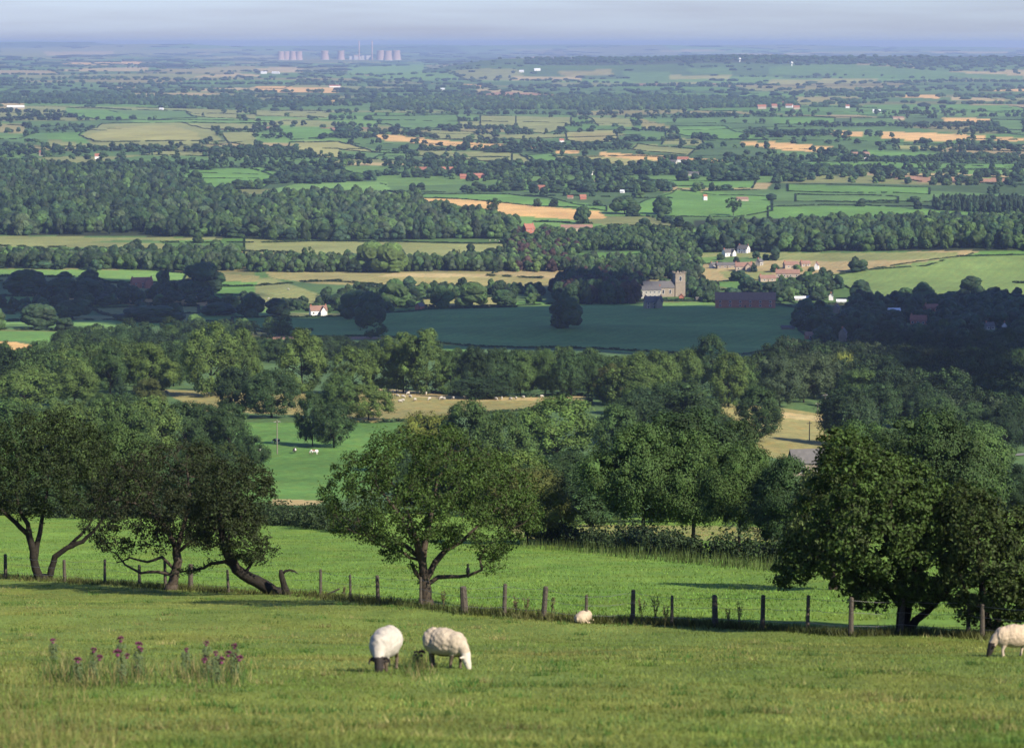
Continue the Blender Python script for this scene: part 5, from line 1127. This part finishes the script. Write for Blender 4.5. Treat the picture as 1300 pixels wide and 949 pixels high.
def house(label, px, base, wpx, hpx, wall, roof, yaw=0.0, group=None, name='house', cat='house', deep=.62, win=2, chim=1, wing=False, roof_frac=.45):
    p = up1(px, base); s = px2m(p); w = max(3.0, wpx * s); h = max(2.5, hpx * s)
    d = min(max(w * deep, 3.5), 9.5); hr = min(h * roof_frac, d * .62); h0 = h - hr
    o = thing(name, label, cat, p, yaw, group)
    b = Buf(); gable_walls(b, w, d, h0, hr); link('wall', b.mesh('wall', M[wall]), o)
    b = Buf(); gable_roof(b, w, d, h0, hr); rf = link('roof', b.mesh('roof', M[roof]), o)
    for c in range(chim):
        x = (-w/2 + .6, w/2 - .6, 0)[c]; b = Buf(); b.box(x-.45, -.4, h - .8, x+.45, .4, h + 1.0); b.box(x-.52, -.47, h + 1.0, x+.52, .47, h + 1.2)
        link('chimney', b.mesh('chimney', M['brick']), rf)
    if wing:
        b = Buf(); gable_walls(b, d * .8, w * .34, h0 * .95, hr * .95)
        V0 = np.concatenate(b.V); b.V = [np.stack([V0[:, 1] + w * .24, -V0[:, 0] - d * .55, V0[:, 2]], 1)]
        link('wall', b.mesh('wall', M[wall]), o)
        b = Buf(); gable_roof(b, d * .8, w * .34, h0 * .95, hr * .95); V0 = np.concatenate(b.V); b.V = [np.stack([V0[:, 1] + w * .24, -V0[:, 0] - d * .55, V0[:, 2]], 1)]
        link('roof', b.mesh('roof', M[roof]), o)
    ww = min(1.3, w / (win * 2 + 1)) if win else 0
    floors = (h0 * .5,) if h0 < 4.2 else (h0 * .28, h0 * .74)
    for k in range(win):
        x = (k + .5) / win * w - w/2
        if wing and x > 0: continue
        for zf in floors: window_at(o, x, -d/2, zf, ww, 1.25, 'f')
    if win >= 2:
        for zf in floors: window_at(o, w/2, 0, zf, ww, 1.25, 'r')
        b = Buf(); b.box(-.5, -d/2 - .06, 0, .5, -d/2 + .02, 2.05); link('door', b.mesh('door', M['door']), o)
    return o, p, w, d, h0, hr
R = math.radians
house('white cottage with brown roof and chimneys on the edge of the big shaded field', 404, 400, 21, 12, 'white_wall', 'brown_tile', R(14), win=3, chim=2, wing=True)
house('small red brick barn with a dark roof on the hedge above the shaded field', 533, 393, 12, 9, 'brick', 'slate', R(60), name='barn', cat='barn', win=0, chim=0)
house('stone house with steep gables at the corner of the church trees', 829, 391, 22, 15, 'stone', 'slate', R(10), win=3, chim=2, wing=True)
house('large pale hall with wide grey roof behind the steep gabled stone house', 825, 378, 27, 15, 'pale_stone', 'slate', R(4), win=5, chim=2, roof_frac=.3)
house('long red brick farm range with a brown roof right of the church', 946, 390, 76, 19, 'brick', 'brown_tile', R(-4), name='barn', cat='barn', win=6, chim=0, deep=.2)
house('small red gabled outbuilding between the stone house and the brick range', 865, 380, 10, 7, 'brick', 'tile', R(88), name='barn', cat='shed', win=0, chim=0)
house('low dark shed right of the small red outbuilding', 890, 381, 14, 5, 'stone', 'slate', R(5), name='shed', cat='shed', win=0, chim=0)
house('white gabled house highest in the village, left one of the white pair', 925, 325, 15, 9, 'white_wall', 'slate', R(25), win=2, chim=1, wing=True)
house('white house with tall chimney, right one of the highest white pair', 944, 321, 14, 10, 'white_wall', 'slate', R(-35), win=2, chim=2)
house('small white house at the left end of the village', 905, 340, 9, 7, 'white_wall', 'slate', R(50), win=2)
house('low grey roofed terrace in the middle of the village', 922, 340, 26, 7, 'stone', 'slate', R(12), win=4, chim=1, deep=.4)
house('pinkish brick house with twin gables below the white pair', 944, 343, 21, 10, 'tan_wall', 'brown_tile', R(0), win=3, chim=2, wing=True)
house('pale house right of the twin gabled brick house', 964, 337, 10, 9, 'pale_stone', 'slate', R(60), win=2)
house('buff bungalow at the village edge right of the pale grass', 974, 357, 20, 8, 'tan_wall', 'brown_tile', R(8), win=2)
house('wide buff bungalow with brown roof in front of the golden strip', 1000, 352, 30, 10, 'tan_wall', 'brown_tile', R(-6), win=4, chim=1, deep=.4)
house('tan roofed house behind the wide buff bungalow', 1004, 340, 18, 8, 'tan_wall', 'brown_tile', R(10), win=2)
house('small house with pale gable end behind the hedge right of the bungalows', 1037, 342, 8, 9, 'white_wall', 'brown_tile', R(75), win=1)
house('tan roofed cottage between bungalows and pale gable', 1022, 338, 12, 7, 'tan_wall', 'brown_tile', R(15), win=2)
house('low building with pale sheet roof among the trees right of the brick range', 1018, 381, 20, 5, 'pale_stone', 'tin', R(6), name='shed', cat='shed', win=0, chim=0)
house('bright white gable end among dark trees under the green hill', 1055, 381, 6, 9, 'white_wall', 'slate', R(80), win=1)
house('white roofed shed just right of the bright white gable', 1068, 384, 12, 4, 'white_wall', 'tin', R(-5), name='shed', cat='shed', win=0, chim=0)
house('grey stone gable house left of the dark oak at the hill foot', 1062, 397, 11, 11, 'stone', 'slate', R(70), win=1)
house('flat looking white roofed building deep in the shaded trees', 1135, 396, 15, 5, 'white_wall', 'tin', R(4), name='shed', cat='shed', win=0, chim=0)
house('reddish house half hidden in trees below the green hill', 1182, 395, 18, 9, 'brick', 'tile', R(20), win=2)
house('dark red house in the shaded trees, lower than its neighbours', 1166, 412, 20, 12, 'brick', 'tile', R(-15), win=3)
house('small stone house with a pale gable window low in the shaded trees', 1070, 433, 14, 17, 'stone', 'slate', R(75), win=2)
house('small brick outhouse left of the pale gabled stone house', 1028, 430, 12, 9, 'brick', 'brown_tile', R(10), name='shed', cat='shed', win=1, chim=0)
house('dark long shed at the edge of the shaded field near the right trees', 1000, 418, 16, 5, 'stone', 'slate', R(3), name='shed', cat='shed', win=0, chim=0)
house('white gable end near the right edge above the dark wood', 1275, 418, 9, 9, 'white_wall', 'slate', R(82), win=1)
house('white low house left of the white gable at the right edge', 1256, 418, 12, 9, 'pale_stone', 'slate', R(20), win=2)
house('red brick house among dark trees in the shaded fields on the left', 180, 365, 26, 13, 'brick', 'tile', R(20), win=3, chim=2, wing=True)
house('red brick farmhouse at the edge of the wooded ridge below the wheat', 671, 298, 14, 14, 'brick', 'tile', R(35), win=2, chim=2)
house('long low brown roofed barn right of the red farmhouse', 732, 293, 40, 8, 'tan_wall', 'brown_tile', R(3), name='barn', cat='barn', win=0, chim=0, deep=.22)
house('big grey slate roofed barn in the valley behind the ashes', 1026, 604, 46, 34, 'stone', 'slate', R(12), name='barn', cat='barn', win=2, chim=0, deep=.5, roof_frac=.55)
house('low pale shed under the domed oak by the road', 1232, 600, 30, 9, 'white_wall', 'tin', R(-8), name='shed', cat='shed', win=2, chim=0)
# far houses: no bigger than a few pixels
far = [(20,138,22,4,'pale_stone','tin','long white farm shed at the far left of the plain'), (205,140,5,3,'white_wall','tin','white speck of a house in the far left fields'), (53,198,6,7,'tan_wall','tile','red roofed house in the upper left wood'), (125,202,9,7,'white_wall','tile','white and red house by the upper left wood'),
 (535,219,16,7,'tan_wall','tile','broad pink house at the left end of the far hamlet'), (562,218,7,6,'tan_wall','tile','small pink house second from left in the far hamlet'), (576,219,12,7,'tan_wall','tile','pink house in the middle of the far hamlet'), (588,227,8,6,'brick','tile','red house low in the far hamlet'),
 (609,226,30,6,'brick','tile','long red roofed range in the far hamlet'), (640,220,10,5,'white_wall','tile','white walled house right of the long red range'), (661,234,8,6,'white_wall','tile','white gabled house above the wheat field'), (686,242,12,7,'brick','tile','red and white house above the right half of the wheat'),
 (724,252,7,4,'tan_wall','tile','pinkish house left of the red one above the far green field'), (740,253,8,6,'brick','tile','red house at the right end of the bright strip above the wheat'), (713,181,6,5,'white_wall','tile','red roofed house among far hedges'), (748,222,9,7,'white_wall','tile','white house with red roof right of the far hamlet'),
 (790,245,5,4,'white_wall','tin','white cottage by the trees right of the wheat'), (895,254,5,7,'white_wall','tile','narrow white house in the green fields at right centre'), (942,255,15,5,'tan_wall','brown_tile','low tan house right of the narrow white one'), (867,206,14,7,'white_wall','tile','red and white farm by the far golden strip'),
 (854,208,10,5,'pale_stone','slate','grey farm building left of the red and white farm'), (880,223,14,5,'pale_stone','slate','left house of the pale far row'), (908,222,10,6,'white_wall','slate','white house in the pale far row'), (925,223,18,4,'pale_stone','slate','long house in the middle of the pale far row'), (947,222,16,5,'pale_stone','slate','right house of the pale far row'),
 (1092,201,24,8,'white_wall','brown_tile','long white farmhouse by itself on the right of the plain'), (1113,143,10,4,'white_wall','tin','bright white shed on the far right plain'), (1076,137,5,4,'white_wall','tile','small white house left of the bright white shed'), (967,139,11,6,'tan_wall','tile','red roofed house before the far village'),
 (983,137,7,5,'tan_wall','tile','first house of the far village'), (993,134,7,5,'tan_wall','tile','highest house of the far village'), (1002,137,9,5,'white_wall','tile','pale house of the far village'), (1011,139,8,5,'tan_wall','tile','lowest right house of the far village'), (1140,151,14,3,'tan_wall','brown_tile','low tan barn on the far right plain'),
 (350,94,10,3,'white_wall','tin','left white shed of the far works under the power station'), (335,94,8,3,'white_wall','tin','small white shed left of the far works'), (425,111,14,3,'white_wall','tile','white farm on the far golden strip'), (682,90,8,3,'white_wall','tin','white building left of the far ridge'), (662,92,6,3,'white_wall','tin','second white building left of the far ridge'), (650,131,8,5,'tan_wall','tile','pinkish house at the edge of the far belt'), (562,115,5,3,'white_wall','tin','white speck of a house below the power station')]
for px, b_, w_, h_, wa, rf, lab in far: house(lab, px, b_, w_, h_, wa, rf, R(tr.uniform(-25, 25)), win=0, chim=0, deep=.6)

# church: tower with battlements and belfry openings, nave with slate roof
pc = up1(862, 376); sc_ = px2m(pc)
ch = thing('church', 'stone church with a square battlemented tower among dark trees', 'church', pc, R(12))
b = Buf(); tw, th_ = 8.6, 19.0
b.box(-tw/2, -tw/2, -2, tw/2, tw/2, th_); b.box(-tw/2-.25, -tw/2-.25, th_*.62, tw/2+.25, tw/2+.25, th_*.64); b.box(-tw/2-.3, -tw/2-.3, th_, tw/2+.3, tw/2+.3, th_+.6)
for k in range(5):
    for sx, sy in ((k*.5-1, -1), (k*.5-1, 1), (-1, k*.5-1), (1, k*.5-1)):
        if abs(sx) == 1 and abs(sy) == 1 and k not in (0,): pass
        x, y = sx * tw/2, sy * tw/2
        if k % 2 == 0: b.box(x-.62, y-.62, th_+.6 + .003*k, x+.62, y+.62, th_+1.9 + .003*k)
link('tower', b.mesh('tower', M['stone']), ch)
for side, x, y in (('f', 0, -tw/2), ('r', tw/2, 0), ('l', -tw/2, 0)):
    window_at(ch, x, y, th_ * .80, 1.8, 3.6, side)
b = Buf(); gable_walls(b, 26, 10, 8, 5); V0 = np.concatenate(b.V); b.V = [V0 + np.array([-18.3, 0, 0])]; link('nave', b.mesh('nave', M['stone']), ch)
b = Buf(); gable_roof(b, 26, 10, 8, 5); V0 = np.concatenate(b.V); b.V = [V0 + np.array([-18.3, 0, 0])]; link('roof', b.mesh('roof', M['slate']), ch)
for x in (-27, -21, -15, -9): window_at(ch, x, -5, 4.4, 1.5, 3.2, 'f')

# power station
YP = 30000.0
def far_pt(px, Y):
    x = float(ray(px, 76)[0]) * Y; return np.array([x, Y, g1(x, Y)])
labs = ['faintest cooling tower at the left end of the power station', 'second cooling tower from the left', 'third cooling tower from the left', 'fourth cooling tower, right end of the left group', 'lone cooling tower between the two groups', 'lone cooling tower just left of the chimneys', 'left cooling tower of the right group', 'middle cooling tower of the right group', 'right hand cooling tower at the end of the power station']
for (px, hm_, wm_), lab in zip([(356.5, 92, 60), (363.3, 94, 64), (371.5, 94, 60), (379.3, 94, 66), (412.3, 100, 72), (432.8, 100, 66), (483.2, 104, 76), (492.4, 104, 76), (503, 104, 80)], labs):
    p = far_pt(px, YP + (0, 300, -200, 150, 400, 100, 0, -300, 200)[labs.index(lab)])
    b = Buf(); prof = []
    for k in range(15):
        t = k / 14; r = (wm_*.64) * (.80 + .20 * abs((t - .76) / .76) ** 1.7) if t < .76 else (wm_*.64) * (.80 + .05 * ((t - .76) / .24) ** 1.5)
        prof.append((r, t * hm_ * .94))
    inner = [(r - 2, z) for r, z in reversed(prof[7:])]
    b.lathe(prof + inner, 28)
    o = thing('cooling_tower', lab, 'cooling tower', p, 0, 'cooling towers of the power station'); link('shell', b.mesh('shell', M['concrete'], True), o)
    b = Buf(); b.lathe([(wm_*.62 + 3, -2), (wm_*.62 + 3, 4), (wm_*.62 - 1, 4.5)], 28); link('basin', b.mesh('basin', M['cladding']), o)
for px, lab in ((456, 'left tall chimney of the power station'), (472.4, 'right tall chimney of the power station')):
    p = far_pt(px, YP); b = Buf(); b.lathe([(8, 0), (6.6, 90), (5.8, 188), (4, 188.5)], 14)
    o = thing('chimney', lab, 'chimney', p, 0, 'tall chimneys of the power station'); link('stack', b.mesh('stack', M['concrete'], True), o)
    b = Buf(); b.lathe([(6.2, 188.6), (6.2, 195), (4.5, 195)], 14); link('cap', b.mesh('cap', M['concrete'], True), o)
p = far_pt(458, YP + 100); hall = thing('power_station_hall', 'long pale turbine hall at the foot of the two tall chimneys', 'power station', p)
b = Buf(); b.box(-115, -40, -3, 10, 40, 36); link('hall', b.mesh('hall', M['cladding']), hall)
b = Buf(); b.box(14, -35, -3, 112, 35, 44); link('boiler_house', b.mesh('boiler_house', M['cladding']), hall)
b = Buf(); b.box(-70, -30, 36.1, -20, 30, 50); link('bunker_bay', b.mesh('bunker_bay', M['concrete']), hall)
# water towers on the ridge
for px, row, lab in ((939, 79, 'white water tower on the right hand ridge'), (1005, 84, 'smaller white tower lower on the right hand ridge')):
    p = up1(px, row); s = px2m(p); o = thing('water_tower', lab, 'tower', p)
    b = Buf(); b.lathe([(1.3*s*.6, -2), (1.1*s*.6, 3*s)], 12); link('shaft', b.mesh('shaft', M['white_wall'], True), o)
    b = Buf(); b.lathe([(.2, 2.6*s), (1.7*s, 3.4*s), (1.8*s, 4.8*s), (.2, 5.6*s)], 14); link('tank', b.mesh('tank', M['white_wall'], True), o)

# road by the right edge, telegraph poles
rp = [(1240,583),(1270,579),(1300,577),(1340,576)]
RW = unproject([q[0] for q in rp], [q[1] for q in rp]); b = Buf(); V = []
for q in RW:
    for s in (-4, 0, 4): V.append((q[0], q[1] + s, g1(q[0], q[1] + s) + .25))
b.add(V, [(i*3+j, i*3+3+j, i*3+4+j, i*3+1+j) for i in range(len(RW)-1) for j in range(2)])
tag(link('road', b.mesh('road', plain('asphalt', (.17, .17, .165), .9, .15, .5))), kind='structure')
for px, bs_, tp_, lab in ((352, 576, 532, 'telegraph pole standing alone in the cow field'), (1038, 527, 510, 'shorter pale pole by the yellow strip on the right'), (1047, 528, 499, 'taller pale pole by the yellow strip on the right'), (1027.5, 560, 534, 'dark pole in front of the yellow strip above the grey barn')):
    p = up1(px, bs_); h = (bs_ - tp_) * px2m(p); o = thing('telegraph_pole', lab, 'pole', p, R(20))
    b = Buf(); b.tube([(0, 0, -.5), (0, 0, h * .5), (.02, 0, h)], [.17, .15, .11], 7); link('pole', b.mesh('pole', plain('pole_wood', (.17, .15, .12), .9, .2, 4)), o)
    b = Buf(); b.box(-.9, -.16, h - .75, .9, -.08, h - .62)
    link('crossarm', b.mesh('crossarm', M['post']), o)
    for x in (-.8, -.4, .4, .8):
        b = Buf(); b.tube([(x, -.12, h - .62), (x, -.12, h - .42)], [.05, .04], 6); link('insulator', b.mesh('insulator', M['frame']), o)
# ------------------------------------------------------------------ sheep and cows: one continuous skin each
def fused(name, parts, voxel, mats, face_mat, smooth_it=3, disp=None):
    """parts: list of (rings) ; fuse overlapping closed solids into one surface"""
    b = Buf()
    for kind, *a in parts:
        if kind == 't': b.tube(a[0], a[1], a[2] if len(a) > 2 else 12)
        elif kind == 'e':
            V, T = ico(3); Rm = np.array(Matrix.Rotation(a[2] if len(a) > 2 else 0, 3, 'X'))
            b.add((V * np.array(a[1])) @ Rm.T + np.array(a[0]), None, T)
    tmp = bpy.data.objects.new('tmp', b.mesh('tmp')); COL.objects.link(tmp)
    md = tmp.modifiers.new('r', 'REMESH'); md.mode = 'VOXEL'; md.voxel_size = voxel; md.use_smooth_shade = True
    ms = tmp.modifiers.new('s', 'SMOOTH'); ms.factor = .5; ms.iterations = smooth_it
    bpy.context.view_layer.update()
    dg = bpy.context.evaluated_depsgraph_get(); me = bpy.data.meshes.new_from_object(tmp.evaluated_get(dg)); me.name = name
    bpy.data.objects.remove(tmp)
    n = len(me.vertices); V = np.empty(n * 3, np.float32); me.vertices.foreach_get('co', V); V = V.reshape(-1, 3)
    if disp is not None:
        Nn = np.empty(n * 3, np.float32); me.vertices.foreach_get('normal', Nn); V += disp(V) [:, None] * Nn.reshape(-1, 3); me.vertices.foreach_set('co', V.ravel())
    me.materials.clear()
    for m_ in mats: me.materials.append(m_)
    cen = np.array([p.center[:] for p in me.polygons]); me.polygons.foreach_set('material_index', np.array([face_mat(c) for c in cen], np.int32))
    me.polygons.foreach_set('use_smooth', np.ones(len(me.polygons), bool)); me.update()
    return me
wool = plain('wool', (.36, .305, .225), .95, .28, 9, .05, .5); wool_w = plain('white_wool', (.37, .34, .285), .95, .22, 7, .05, .5); wool_p = plain('cream_wool', (.40, .32, .225), .95, .16, 9, .05, .5)
blackface = plain('black_face', (.022, .018, .016), .7, .3, 12); skinleg = plain('pale_leg', (.42, .34, .26), .8, .2, 12); whiteface = plain('white_face', (.46, .42, .34), .8, .1, 12); darkleg = plain('dark_leg', (.10, .075, .055), .8, .3, 10)
def wdisp(amp):
    r = np.random.default_rng(4); K = np.concatenate([r.normal(0, 18, (10, 3)), r.normal(0, 45, (12, 3))]); ph = r.uniform(0, 6, 22)
    def f(V):
        s = np.sin(V @ K.T + ph).mean(1); up = np.clip((V[:, 2] - .42) / .1, 0, 1) * np.clip((.46 - V[:, 0]) / .06, 0, 1); return amp * s * up * 1.6
    return f
# standing/grazing sheep, nose toward +x, feet on z = 0
def graze(bend=0.0, step=.05):
    P = [('e', (-.10, 0, .565), (.46, .29, .31)), ('e', (.20, 0, .55), (.26, .235, .275)), ('e', (-.36, 0, .58), (.22, .265, .28)),
         ('t', [(.26, 0, .62), (.42, bend*.3, .50), (.53, bend*.7, .35), (.56, bend, .26)], [.165, .135, .10, .085]),
         ('t', [(.535, bend, .31), (.575, bend*1.05, .21), (.615, bend*1.1, .10), (.625, bend*1.1, .045)], [.085, .088, .062, .045]),
         ('e', (.50, bend + .115, .335), (.035, .085, .022)), ('e', (.50, bend - .115, .335), (.035, .085, .022)), ('t', [(-.50, 0, .68), (-.56, 0, .56), (-.565, 0, .44)], [.06, .05, .035])]
    for x, y, s in ((.20, .115, step), (.20, -.115, -step), (-.36, .12, -step), (-.36, -.12, step)):
        hind = x < 0
        if hind: P.append(('t', [(x, y, .52), (x + .045, y, .38), (x - .045 + s, y, .235), (x - .015 + s, y, .05), (x + .015 + s, y, .0)], [.105, .075, .040, .033, .042]))
        else: P.append(('t', [(x, y, .50), (x + .01, y, .36), (x + .015 + s, y, .22), (x + s, y, .05), (x + .02 + s, y, 0.)], [.085, .058, .040, .032, .042]))
    return P
def sheep_parts_materials(body, face, leg):
    def fm(c):
        x, y, z = c
        if x > .475 and z < .43: return 1
        if z < .33 and x < .46: return 2
        return 0
    return [body, face, leg], fm
def add_sheep(label, px, py, yaw, size, body, face, leg, bend, horns=False, group='sheep grazing on the near slope', horncol=None):
    p = up1(px, py)
    mats, fm = sheep_parts_materials(body, face, leg)
    me = fused('sheep_body', graze(bend), .018, mats, fm, 3, wdisp(.024))
    o = thing('sheep', label, 'sheep', p - np.array([0, 0, .02]), yaw, group, (size,) * 3)
    link('body', me, o)
    # eyes and nostril set in the face
    for s in (1, -1):
        b = Buf(); V, T = ico(2); b.add(V * .014 + np.array([.585, bend*1.05 + s * .078, .225]), None, T); link('eye', b.mesh('eye', M['glass'], True), o)
    if horns:
        for s in (1, -1):
            b = Buf(); b.tube([(.52, bend + s*.05, .37), (.49, bend + s*.12, .40), (.50, bend + s*.19, .36), (.54, bend + s*.21, .29), (.57, bend + s*.19, .26)], [.028, .028, .023, .016, .006], 8)
            link('horn', b.mesh('horn', horncol or skinleg, True), o)
    return o
D_ = math.radians
add_sheep('white sheep with black horned face grazing, left one of the nearest pair', 488, 852, D_(256), 1.12, wool_w, blackface, darkleg, .06, True, horncol=blackface)
add_sheep('white faced cream sheep grazing side on, right one of the nearest pair', 568, 847, D_(-32), 1.04, wool, whiteface, darkleg, -.10)
add_sheep('cream sheep with black face grazing alone at the right edge of the photo', 1283, 833, D_(190), .98, wool_p, blackface, skinleg, .03)
# resting sheep seen from behind
P = [('e', (0, 0, .27), (.46, .27, .27)), ('e', (-.34, -.03, .25), (.22, .26, .25)), ('e', (.25, 0, .28), (.22, .22, .24)), ('t', [(.36, 0, .32), (.50, .06, .30), (.58, .10, .26)], [.14, .10, .085]), ('t', [(.55, .10, .28), (.63, .13, .20), (.68, .15, .10)], [.085, .075, .05]),
     ('e', (.54, .21, .31), (.03, .07, .022)), ('e', (.54, -.01, .31), (.03, .07, .022)), ('t', [(.25, .2, .12), (.42, .22, .05), (.30, .24, .035)], [.06, .045, .035]), ('t', [(.25, -.2, .12), (.42, -.22, .05), (.30, -.24, .035)], [.06, .045, .035]), ('t', [(-.3, -.22, .12), (-.12, -.30, .05), (-.05, -.31, .04)], [.09, .05, .035]), ('t', [(-.5, 0, .34), (-.56, 0, .25), (-.55, 0, .16)], [.055, .05, .03])]
me = fused('sheep_body', P, .018, [wool_p, blackface], lambda c: 1 if c[0] > .58 and c[2] < .33 else 0, 3, wdisp(.010))
p = up1(741, 790); o = thing('sheep', 'sheep lying down in front of a thin pale fence post, seen from behind', 'sheep', p, D_(62), 'sheep grazing on the near slope', (.88, .88, .80)); link('body', me, o)
# the flock on the dry pasture: a light mesh shared by all
_m, _f = sheep_parts_materials(wool_w, whiteface, darkleg)
fme = fused('sheep_body', graze(0.03), .05, _m, _f, 1, None)
fl = [(492,497),(499,499),(504,498),(495,504),(505,504),(511,510),(516,499),(518,501),(527,509),(521,505),(512,505),(498,506),(560,507),(563,508),(575,507),(590,506),(600,506),(603,507),(630,508),(637,507),(648,508),(655,507),(664,506),(688,505),(213,500),(211,499),(266,501),(508,511),(545,508),(534,500),(541,501)]
FP = unproject([q[0] for q in fl], [q[1] for q in fl])
for q, pxy in zip(FP, fl):
    left = pxy[0] < 300
    o = link('sheep', fme, None, q, tr.uniform(0, 6.28), (1.35,) * 3)
    tag(o, 'tiny white sheep on the dry strip at the left' if left else 'tiny white sheep of the flock on the dry pasture', 'sheep', 'sheep on the left dry strip' if left else 'flock on the dry pasture')
# pale specks of sheep further off
fl2 = [(629,306),(634,307),(640,309),(622,306),(366,368),(341,380),(352,388)]
FP = unproject([q[0] for q in fl2], [q[1] for q in fl2])
for q, pxy in zip(FP, fl2):
    o = link('sheep', fme, None, q, tr.uniform(0, 6.28), (1.7,) * 3)
    tag(o, 'white speck of a sheep at the right end of the long pale pasture' if pxy[0] > 500 else 'white speck of a sheep on the olive mound', 'sheep', 'sheep on the long pale pasture' if pxy[0] > 500 else 'sheep on the olive mound')
# cows
def cow(label, px, py, yaw, patch, seed, lying=False):
    r = np.random.default_rng(seed)
    P = [('e', (-.1, 0, .98), (.80, .33, .40)), ('e', (.42, 0, 1.0), (.42, .28, .40)), ('e', (-.66, 0, 1.02), (.36, .31, .36)), ('t', [(.66, 0, 1.1), (.98, 0, .95), (1.16, 0, .62)], [.27, .20, .15]), ('t', [(1.12, 0, .68), (1.26, 0, .42), (1.36, 0, .18)], [.15, .14, .09]),
         ('e', (1.08, .22, .74), (.06, .13, .05)), ('e', (1.08, -.22, .74), (.06, .13, .05)), ('t', [(-.98, 0, 1.2), (-1.06, 0, .9), (-1.05, 0, .5)], [.06, .045, .05]), ('e', (-.5, 0, .62), (.20, .16, .14))]
    for x, y in ((.45, .18), (.45, -.18), (-.70, .19), (-.70, -.19)):
        s = r.uniform(-.08, .08); k = -.09 if x < 0 else .02
        P.append(('t', [(x, y, .8), (x - k*.6, y, .62), (x + k + s, y, .38), (x + s, y, .08), (x + s + .03, y, 0)], [.17, .12, .075, .055, .07]))
    def fm(c):
        v = math.sin(c[0]*4.1 + patch) + math.sin(c[2]*5.3 + c[1]*3 + patch*2) * .8 + math.sin(c[0]*9 + patch*3)*.3
        return 0 if v > (.1 if patch < 3 else -.35) else 1
    pale = plain('white_hide', (.72, .68, .62), .8, .1, 4); dark = plain('black_hide', (.03, .025, .022), .8, .2, 4) if patch < 3 else plain('brown_hide', (.20, .09, .05), .8, .2, 4)
    me = fused('cow_body', P, .07, [pale, dark], fm, 2, None)
    p = up1(px, py); o = thing('cow', label, 'cow', p, yaw, 'cows in the valley field', (1.05,) * 3); link('body', me, o)
cow('brown and white cow at the left edge of the cow field beside the hawthorn', 279, 577, D_(10), 3.6, 1)
cow('black and white cow left of the telegraph pole', 332, 576, D_(-20), 1.1, 2)
cow('small black and white cow between the pole and the two trees', 374, 575, D_(80), 2.0, 3)
cow('mostly white cow below the left one of the two lone trees', 399, 577, D_(170), 4.4, 4)
cow('dark cow in the tree shadow behind the telegraph pole', 351, 563, D_(160), 2.6, 5)
